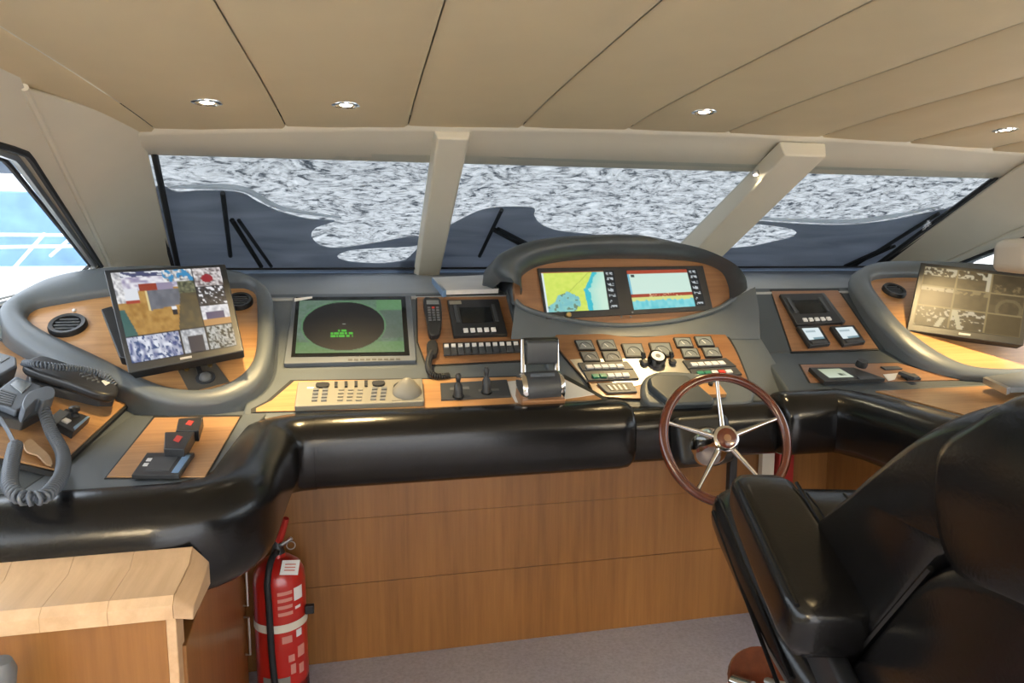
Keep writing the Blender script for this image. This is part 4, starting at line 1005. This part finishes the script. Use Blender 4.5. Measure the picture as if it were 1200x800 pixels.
lathe('knob_body', [(.034, .005), (.036, .02), (.034, .038)], o_, G.n, glossblack, th, 28); lathe('white_face', [(.026, .038), (.026, .0395)], o_, G.n, whitepl, th, 28)
lathe('knob_mark', [(.010, .0395), (.010, .0405)], o_, G.n, greypl, th, 16)
for c, lb in (((754, 428), 'small black toggle left of the round selector'), ((787, 427), 'small black toggle right of the round selector')):
    o_ = G.at(*c); th = thing('toggle_lever', lb, 'toggle', o_, 'toggles on the steel plate')
    lathe('toggle_base', [(.014, .006), (.015, .018), (.010, .024)], o_, G.n, blackpl, th, 16); lathe('toggle_stick', [(.006, .02), (.007, .034), (.010, .045), (.006, .052)], o_, V((0, .1, 1)), blackpl, th, 12)
CP = Plane(G.at(830, 455, .034), (0, -.5, 1))
th = thing('yellow_panel', 'small glossy yellow wooden panel behind the upper wheel rim', 'panel', CP.at(830, 462))
slab('panel', [(800, 463), (818, 449), (842, 448), (852, 461)], CP, -.015, .006, oak_x, th, .002)
lathe('panel_knob', [(.009, .006), (.010, .014), (.006, .018)], CP.at(832, 452), CP.n, blackpl, th, 14)

# ================================================================ STEERING WHEEL
WCt = PY(1.96).at(850, 514); ax = V((-.10, -.90, .42)).normalized()
wa = V((1, 0, 0)); wa = (wa - ax * wa.dot(ax)).normalized(); wb = ax.cross(wa) * -1
if wb.z < 0: wb = -wb
RW = .206
th = thing('steering_wheel', 'mahogany-rimmed ship steering wheel with five chrome spokes', 'steering wheel', WCt)
ring = [WCt + wa * (RW * math.cos(2 * math.pi * k / 72)) + wb * (RW * math.sin(2 * math.pi * k / 72)) for k in range(72)]
tube('rim', ring, .0145, mahog, th, 12, True, angle=80)
tube('rim_bead', [WCt + wa * ((RW - .012) * math.cos(2 * math.pi * k / 72)) + wb * ((RW - .012) * math.sin(2 * math.pi * k / 72)) + ax * .007 for k in range(72)], .0035, mahog, th, 6, True, angle=80)
for k in range(5):
    t = math.radians(90 + 72 * k - 2); d = wa * math.cos(t) + wb * math.sin(t)
    P0 = WCt + d * .030 - ax * .012; P1 = WCt + d * (RW - .008)
    sp = tube('spoke', [P0, P0.lerp(P1, .3), P0.lerp(P1, .8), P1], [.010, .0085, .0055, .0075], chrome, th, 10)
    lathe('spoke_bolt', [(.007, -.004), (.008, .0), (.005, .004)], P1, -d, brass, sp, 12)
lathe('hub', [(.030, -.03), (.040, -.018), (.044, -.002), (.042, .008), (.034, .012)], WCt, ax, chrome, th, 32)
cap = lathe('hub_cap', [(.033, .010), (.033, .015), (.026, .018), (.004, .019)], WCt, ax, mahog, th, 32)
lathe('cap_emblem', [(.012, .018), (.012, .020), (.009, .0205)], WCt, ax, cherry, cap, 20)
lathe('column_boss', [(.068, -.165), (.07, -.15), (.062, -.13), (.05, -.10), (.036, -.085), (.028, -.03)], WCt, ax, chrome, th, 32)
c = WCt - ax * .165
M = Matrix((wa, wb, ax)).transposed()
box('column_housing', c - ax * .06 + wb * .03, (.20, .17, .13), blackpl, th, M, bevel=.025, seg=4)
box('column_strut', (PY(c.y + .1).at(857, 560).x, c.y + .10, c.z - .18), (.03, .03, .35), blackpl, th, bevel=.005)
for k in range(6):
    t = 2 * math.pi * k / 6; lathe('boss_bolt', [(.006, -.15), (.006, -.142), (.003, -.140)], WCt + wa * (.058 * math.cos(t)) + wb * (.058 * math.sin(t)), ax, steel, th, 8)

# ================================================================ RIGHT SECTION
for q, lb in (([(934, 382), (961, 381), (974, 402), (949, 405)], 'small square lit white display, left one under the depth display'), ([(973, 381.5), (1001, 380), (1015, 400), (989, 403.5)], 'small square lit white display, right one under the depth display')):
    th = thing('pilot_display', lb, 'display', R.at(*q[3]), 'small lit displays')
    slab('case', q, R, .003, .024, blackpl, th, .005, seg=3)
    screen('screen', [R.at(x, y, .0255) for x, y in subq(q, .14, .12, .86, .72)], lambda u, v: s2l(120, 150, 160) if (abs(v - .3) < .06 and .1 < u < .7 and int(u * 30) % 3) or (v > .82 and u > .3) else s2l(222, 236, 240), 30, 20, screen_m, th)
    slab('key_bar', subq(q, .2, .80, .9, .92), R, .024, .027, darkgrey, th, .0005)
q = [(948, 430), (1000, 430), (1038, 443), (966, 446.5)]
th = thing('marine_radio', 'flat dark radio with pale green screen on the right console', 'radio', D.at(966, 446))
slab('case', q, D, .003, .022, blackpl, th, .003)
screen('screen', [D.at(x, y, .0235) for x, y in [(958, 432.5), (984, 431.5), (1001, 441.5), (972, 442.5)]], lambda u, v: s2l(60, 70, 55) if .5 < u < .8 and .55 < v < .8 and int(u * 40) % 3 else lerp3(s2l(170, 180, 150), s2l(205, 215, 195), v), 24, 12, screen_m, th)
lathe('knob', [(.022, .02), (.023, .03), (.019, .046)], D.at(1007, 434), D.n, blackpl, th, 20)
slab('lower_keys', [(1004, 441), (1022, 440), (1026, 443), (1008, 444)], D, .021, .026, darkgrey, th, .0005)
slab('dark_tile', [(1032, 429), (1052, 428.5), (1058, 431.5), (1038, 432.5)], D, .004, .010, darkgrey, None, .001, label='small flat dark tile on the right console inlay', cat='panel')
th = thing('key_switch', 'small black key switch with cross lever on the right inlay', 'switch', D.at(1065, 440))
slab('base', [(1056, 438), (1072, 437), (1080, 443), (1064, 444)], D, .004, .014, blackpl, th, .002); slab('lever', [(1053, 435), (1058, 434), (1078, 441), (1072, 442)], D, .014, .028, darkgrey, th, .002)
slab('white_patch', [(1035, 438.5), (1052, 437), (1049, 444), (1041, 446)], D, .004, .006, whitepl, None, 0, label='white worn patch beside the key switch on the right inlay', cat='sticker')
th = thing('chart_drawer', 'grey flat hinged lid at the right end of the console', 'lid', PZ(1.02).at(1175, 448))
slab('lid', [(1153, 441), (1240, 430), (1300, 450), (1182, 454)], PZ(1.045), -.02, .0, vinyl, th, .003)
slab('steel_edge', [(1152, 442), (1156, 441), (1184, 453.5), (1180, 455)], PZ(1.045), -.022, .002, steel, th, .001)
# cream cushion at the right edge
c = PY(2.75).at(1200, 300)
vs, fs = boxgeo(c + V((.06, 0, 0)), (.30, .22, .17)); th = thing('cream_headrest', 'cream padded headrest behind the right monitor at the frame edge', 'headrest', c + V((.06, 0, -.085)))
mesh('cushion', vs, fs, creamleather, th, bevel=.05, seg=5)
tube('piping', [c + V((.06 + .145 * x, -.105 * y - .002, .02 + .01 * abs(x))) for x, y in ((-1, -.5), (-1, .6), (-.85, .98), (0, 1.05), (.85, .98), (1, .6))], .004, creamleather, th, 6)

# ================================================================ FIRE EXTINGUISHER
E0 = V((-.318, 2.335, 0)); er = .086
th = thing('fire_extinguisher', 'red fire extinguisher with black hose strapped beside the wooden panel', 'fire extinguisher', E0)
lathe('base_ring', [(er * .98, 0), (er * 1.0, .005), (er * 1.0, .055), (er * .96, .06)], E0, (0, 0, 1), rubber, th, 32)
body = lathe('cylinder', [(er * .9, .02), (er, .03), (er, .405), (er * .96, .435), (er * .8, .462), (er * .5, .482), (er * .3, .488), (er * .28, .50)], E0, (0, 0, 1), redpaint, th, 32)
lathe('valve', [(.022, .485), (.024, .50), (.018, .52), (.016, .545)], E0, (0, 0, 1), blackpl, th, 16)
vd = V((.25, -.97, 0)).normalized(); vs_ = V((.97, .25, 0))
tube('squeeze_handle', [E0 + V((0, 0, .535)), E0 + V((.012, -.015, .56)), E0 + V((.035, -.03, .63))], [.012, .013, .010], reddull, th, 8)
tube('carry_handle', [E0 + V((0, 0, .52)), E0 + V((.02, -.03, .54)), E0 + V((.05, -.03, .56))], .007, steel, th, 8)
tube('safety_ring', [E0 + V((.045 + .014 * math.cos(t), -.02, .53 + .014 * math.sin(t))) for t in [2 * math.pi * k / 14 for k in range(14)]], .002, steel, th, 5, True)
def cyl(u, z, r=er): t = math.radians(u); return E0 + V((r * math.sin(t), -r * math.cos(t), z))      # u: degrees from the aft face
hz = [E0 + V((0, -.01, .51)), E0 + V((-.015, -.06, .50)), cyl(-14, .44, er + .014), cyl(-13, .36, er + .014), cyl(-12, .2, er + .014), cyl(-8, .08, er + .015), cyl(-5, .035, er + .014)]
tube('hose', [V(p) for p in smoothpts([tuple(p) for p in hz], 5, False)], .011, rubber, th, 10)
lathe('nozzle', [(.009, 0), (.011, .03), (.008, .04)], cyl(-5, .0, er + .014), (0, 0, 1), blackpl, th, 12)
def band(name, z0, z1, u0, u1, mat, off, n=20, parent=th):
    vs = []
    for k in range(n + 1):
        u = u0 + (u1 - u0) * k / n; vs += [cyl(u, z0, er + off), cyl(u, z1, er + off)]
    return mesh(name, vs, [[2 * k, 2 * k + 2, 2 * k + 3, 2 * k + 1] for k in range(n)], mat, parent, angle=80)
for z in (.255,): band('strap', z, z + .028, -120, 240, creamtrim, .002, 60)
box('strap_clip', cyl(75, .30, er + .016), (.03, .02, .03), blackpl, th, bevel=.003)
band('label_white', .355, .40, 38, 62, whitepl, .0012)
for j in range(4): band('label_text', .385 - .024 * j, .397 - .024 * j, 2, 34, redkey if False else pbr('pale_red_text_%d' % j, (.62, .25, .2), .6) if j == 0 else MATS['pale_red_text_0'], .0012)
band('label_mark', .325, .335, 40, 55, whitepl, .0012); band('label_mark', .225, .25, 40, 55, whitepl, .0012)
band('label_mark', .15, .19, 42, 62, MATS['pale_red_text_0'], .0012); band('label_mark', .215, .24, 8, 30, MATS['pale_red_text_0'], .0012)
band('label_mark', .145, .17, 20, 34, MATS['pale_red_text_0'], .0012); band('label_mark', .10, .135, 24, 36, MATS['pale_red_text_0'], .0012); band('label_mark', .09, .125, 44, 58, MATS['pale_red_text_0'], .0012)
band('label_plate', .065, .095, -40, 22, beigepl, .0012)
tg = [E0 + V((.02, -.055, .495)), E0 + V((.075, -.045, .487)), E0 + V((.068, -.068, .445)), E0 + V((.012, -.083, .458))]
v, f = prism([p + V((.001, -.002, .001)) for p in tg], tg); tgm = mesh('paper_tag', v, f, paper, th, smooth=False)
for k in range(3):
    l = [V(bil(tg, .2, .25 + .2 * k)), V(bil(tg, .8, .25 + .2 * k)), V(bil(tg, .8, .33 + .2 * k)), V(bil(tg, .2, .33 + .2 * k))]; v, f = prism([p + V((.001, -.004, .002)) for p in l], [p + V((.0005, -.0022, .001)) for p in l]); mesh('tag_line', v, f, MATS['pale_red_text_0'], tgm, smooth=False)
wb_ = thing('wall_bracket', 'thin steel bracket on the cabinet edge beside the extinguisher', 'bracket', V((-.41, 2.24, .2)))
for z in (.50, .33): tube('bracket_rod', [V((-.423, 2.24, z)), V((-.405, 2.235, z)), V((-.405, 2.235, z - .13)), V((-.423, 2.24, z - .13))], .004, steel, wb_, 6)

# ================================================================ HELM CHAIR
# local frame: +y forward, x right, z up from the cushion; tilted back and turned
cy = math.radians(-15); tilt = math.radians(14)
MR = Matrix.Rotation(cy, 3, 'Z') @ Matrix.Rotation(tilt, 3, 'X')
arm_front = CAM + (FW + RT * ((890 - 600) / FPX) + UP * ((400 - 545) / FPX)) * 1.45
AF = V((-.335, .26, .24))                       # armrest front top centre in chair frame
CH0 = arm_front - MR @ AF
def ch(x, y, z): return CH0 + MR @ V((x, y, z))
chair = thing('helm_chair', 'black leather helm chair with padded armrest and reclined back', 'chair', V((CH0.x, CH0.y, 0)))
def cushion(name, secs, mat=leather, cap=True, sub=1, parent=chair):
    """loft of closed sections (lists of local points)"""
    m = len(secs[0]); vs = [ch(*p) for s in secs for p in s]
    fs = [[i * m + k, i * m + (k + 1) % m, (i + 1) * m + (k + 1) % m, (i + 1) * m + k] for i in range(len(secs) - 1) for k in range(m)]
    fs += [list(range(m))[::-1], [(len(secs) - 1) * m + k for k in range(m)]]
    return mesh(name, vs, fs, mat, parent, angle=70)
def rsx(cx, cz, w_, h_, r, y): return [(cx + a, y, cz + b) for a, b in rsec(w_, h_, r, 5)]
# seat cushion, rolled front
sy = [-.16, -.14, .0, .2, .38, .46, .505, .53, .54]
sh = [(.60, .07, .02), (.70, .09, .015), (.73, .10, .005), (.745, .115, -.005), (.745, .135, -.015), (.735, .135, -.025), (.71, .12, -.035), (.66, .09, -.045), (.56, .045, -.05)]
cushion('seat', [rsx(0, c, a, b, min(.06, b / 2 - .002), y) for y, (a, b, c) in zip(sy, sh)])
for sx in (-1, 1):
    for dz in (0, -.035): tube('seat_piping', [ch(sx * (.358 + .012 * (dz < 0)), y, .030 + dz) for y in (-.1, .05, .2, .35, .44)] + [ch(sx * .345, .50, .0 + dz)], .0045, leather, chair, 6)
for x in (-.14, -.05, .05, .14): tube('seat_stitch', [ch(x, y, .0525) for y in (-.1, .1, .25, .38)] + [ch(x, .46, .042)], .004, leather, chair, 6)
cushion('seat_pan', [rsx(0, c, a, b, .03, y) for y, (a, b, c) in zip([-.1, .1, .3, .42], [(.40, .08, -.14), (.40, .09, -.145), (.38, .08, -.145), (.30, .06, -.14)])], blackpl)
for sx in (-1, 1):
    cx = sx * .335
    ay = [-.17, -.16, -.12, 0, .15, .22, .25, .262]; aw = [.10, .13, .14, .14, .135, .13, .115, .08]; ah = [.06, .095, .105, .105, .10, .09, .07, .04]
    cushion('armrest', [rsx(cx, .24 - .052 - .0 * y, w_, h_, min(.028, h_ / 2 - .002), y) for y, w_, h_ in zip(ay, aw, ah)])
    for s2 in (-1, 1): tube('armrest_piping', [ch(cx + s2 * .058, y, .236) for y in (-.15, -.05, .08, .2)], .004, leather, chair, 6)
    cushion('arm_bracket', [rsx(sx * .31, z0, .035, .10, .012, y) for y, z0 in ((-.20, .08), (.05, .08))], blackpl)
# backrest: strongly reclined, seen from its left side
def prof_loft(name, prof, hw, mat=leather):
    cy_ = sum(p[0] for p in prof) / len(prof); cz_ = sum(p[1] for p in prof) / len(prof); P2 = smoothpts(prof, 4)
    secs = []
    for x, k in ((-hw - .02, .80), (-hw - .014, .90), (-hw, .965), (-hw + .03, 1), (hw - .03, 1), (hw, .965), (hw + .014, .90), (hw + .02, .80)):
        secs.append([(x, cy_ + (a - cy_) * k, cz_ + (b - cz_) * k) for a, b in P2])
    return cushion(name, secs, mat)
prof_loft('backrest', [(.20, .0), (.16, .11), (.085, .235), (.0, .345), (-.074, .444), (-.174, .566), (-.262, .645), (-.34, .69), (-.44, .70), (-.50, .65), (-.47, .57), (-.386, .525), (-.29, .44), (-.215, .28), (-.14, .12), (-.08, .0), (.06, -.04)], .265)
prof_loft('back_shell', [(-.06, -.02), (-.135, .11), (-.205, .268), (-.275, .42), (-.38, .515), (-.47, .555), (-.56, .52), (-.56, .38), (-.49, .18), (-.42, .0), (-.34, -.14), (-.18, -.16)], .275)
prof_loft('head_bolster', [(-.27, .63), (-.22, .56), (-.24, .48), (-.31, .43), (-.42, .47), (-.54, .54), (-.60, .62), (-.56, .70), (-.45, .73), (-.34, .70)], .275)
tube('back_piping', [ch(-.285, a, b) for a, b in ((-.07, -.01), (-.138, .11), (-.208, .268), (-.272, .41))], .005, leather, chair, 6)
# pedestal and footrest
pb = V((CH0.x + .02, CH0.y - .02, 0))
lathe('pedestal', [(.20, 0), (.20, .015), (.17, .03), (.06, .05), (.055, .45), (.09, .50), (.10, CH0.z - .24)], pb, (0, 0, 1), steel, chair, 28)
fr = CAM + (FW + RT * ((898 - 600) / FPX) + UP * ((400 - 800) / FPX)) * 1.9
lathe('footrest', [(.10, -.012), (.105, 0), (.10, .012)], fr, MR @ V((0, -.3, 1)), mahog, chair, 28)
lathe('footrest_hinge', [(.022, -.03), (.022, .03)], fr + V((-.085, -.02, .015)), V((.5, -1, .2)), chrome, chair, 18)
tube('footrest_bar', [fr, V((fr.x + .05, fr.y - .1, .35)), pb + V((0, 0, .42))], .016, steel, chair, 10)

# ================================================================ DOWNLIGHTS
lens = emit('lamp_lens', (1, .86, .62), 14)
def downlight(x, y, label, watts=DOWNLIGHT_W):
    z = zc(x) - (0 if y < 2 else .018 * ((y - 2) / .7) ** 2)
    th = thing('downlight', label, 'light', (x, y, z - .012), 'recessed ceiling downlights and added fill downlights')
    lathe('ring', [(.046, .014), (.048, .004), (.046, -.002), (.036, -.004), (.030, .004), (.029, .014)], (x, y, z), (0, 0, 1), chrome, th, 24)
    lathe('lens', [(.022, .001), (.020, -.001), (.01, -.002)], (x, y, z), (0, 0, 1), lens, th, 20)
    l = bpy.data.lights.new('downlight_lamp', 'SPOT'); l.energy = watts; l.color = (1, .72, .34); l.spot_size = math.radians(62); l.spot_blend = 1.0; l.shadow_soft_size = .022
    lo = bpy.data.objects.new('downlight_lamp', l); COL.objects.link(lo); lo.parent = th; lo.location = (0, 0, -.004)
for px, py, lb in ((242, 121, 'leftmost recessed downlight in the headliner'), (405, 124, 'second recessed downlight from the left in the headliner'), (825, 132, 'third recessed downlight from the left, above the binnacle'), (1178, 153, 'rightmost recessed downlight near the starboard pillar')):
    p = PZ(2.0).at(px, py)
    for _ in range(4): p = PZ(zc(p.x) - .018 * (max(0, p.y - 2) / .7) ** 2 - .002).at(px, py)
    downlight(p.x, p.y, lb, {242: .8, 405: .95, 825: .6, 1178: 1.5}[px] * DOWNLIGHT_W)
for x, y in ((-.4, .6), (.9, .5), (2.4, .5), (-.4, -.9), (.9, -.9), (2.4, -.9)): downlight(x, y, 'added fill downlight behind the viewpoint, %s side, %s row' % ('port' if x < 0 else 'middle' if x < 2 else 'starboard', 'forward' if y > 0 else 'aft'), 15)  # unseen downlights added behind the camera to lift the interior light
# tiny spotlight at the top of the right mullion
p = PY(2.88).at(885, 200); th = thing('mullion_spotlight', 'tiny lit spotlight at the top of the right mullion', 'light', p)
lathe('lamp_body', [(.014, 0), (.016, .012), (.012, .02)], p, (0, -.2, -1), steel, th, 16); lathe('lens', [(.010, .02), (.008, .022)], p, (0, -.2, -1), lens, th, 14)
l = bpy.data.lights.new('spot_lamp', 'SPOT'); l.energy = .6; l.color = (1, .9, .6); l.spot_size = math.radians(120); l.shadow_soft_size = .01
lo = bpy.data.objects.new('spot_lamp', l); COL.objects.link(lo); lo.parent = th; lo.location = (0, -.01, -.03)

# fill lamps added on the aft bulkhead, behind the camera, to brighten the ceiling
shade = emit('fill_lamp_shade', (1, .78, .5), 6)
for x, lb in ((-1.0, 'added brass fill lamp on the aft bulkhead, port side'), (3.3, 'added brass fill lamp on the aft bulkhead, starboard side')):
    p = V((x, -1.95, 1.55)); th = thing('fill_lamp', lb, 'lamp', p, 'added brass fill lamps')
    lathe('fill_lamp_back_plate', [(.05, -.055), (.05, -.04)], p, (0, 1, 0), brass, th, 20)
    tube('fill_lamp_arm', [p + V((0, -.05, 0)), p + V((0, .03, -.02)), p + V((0, .06, .02))], .008, brass, th, 8)
    lathe('added_lamp_shade', [(.03, 0), (.05, .05), (.065, .13)], p + V((0, .06, .02)), (0, 0, 1), shade, th, 20)
    l = bpy.data.lights.new('fill_lamp_bulb', 'POINT'); l.energy = 22; l.color = (1, .82, .55); l.shadow_soft_size = .05
    lo = bpy.data.objects.new('fill_lamp_bulb', l); COL.objects.link(lo); lo.parent = th; lo.location = (0, .06, .22)
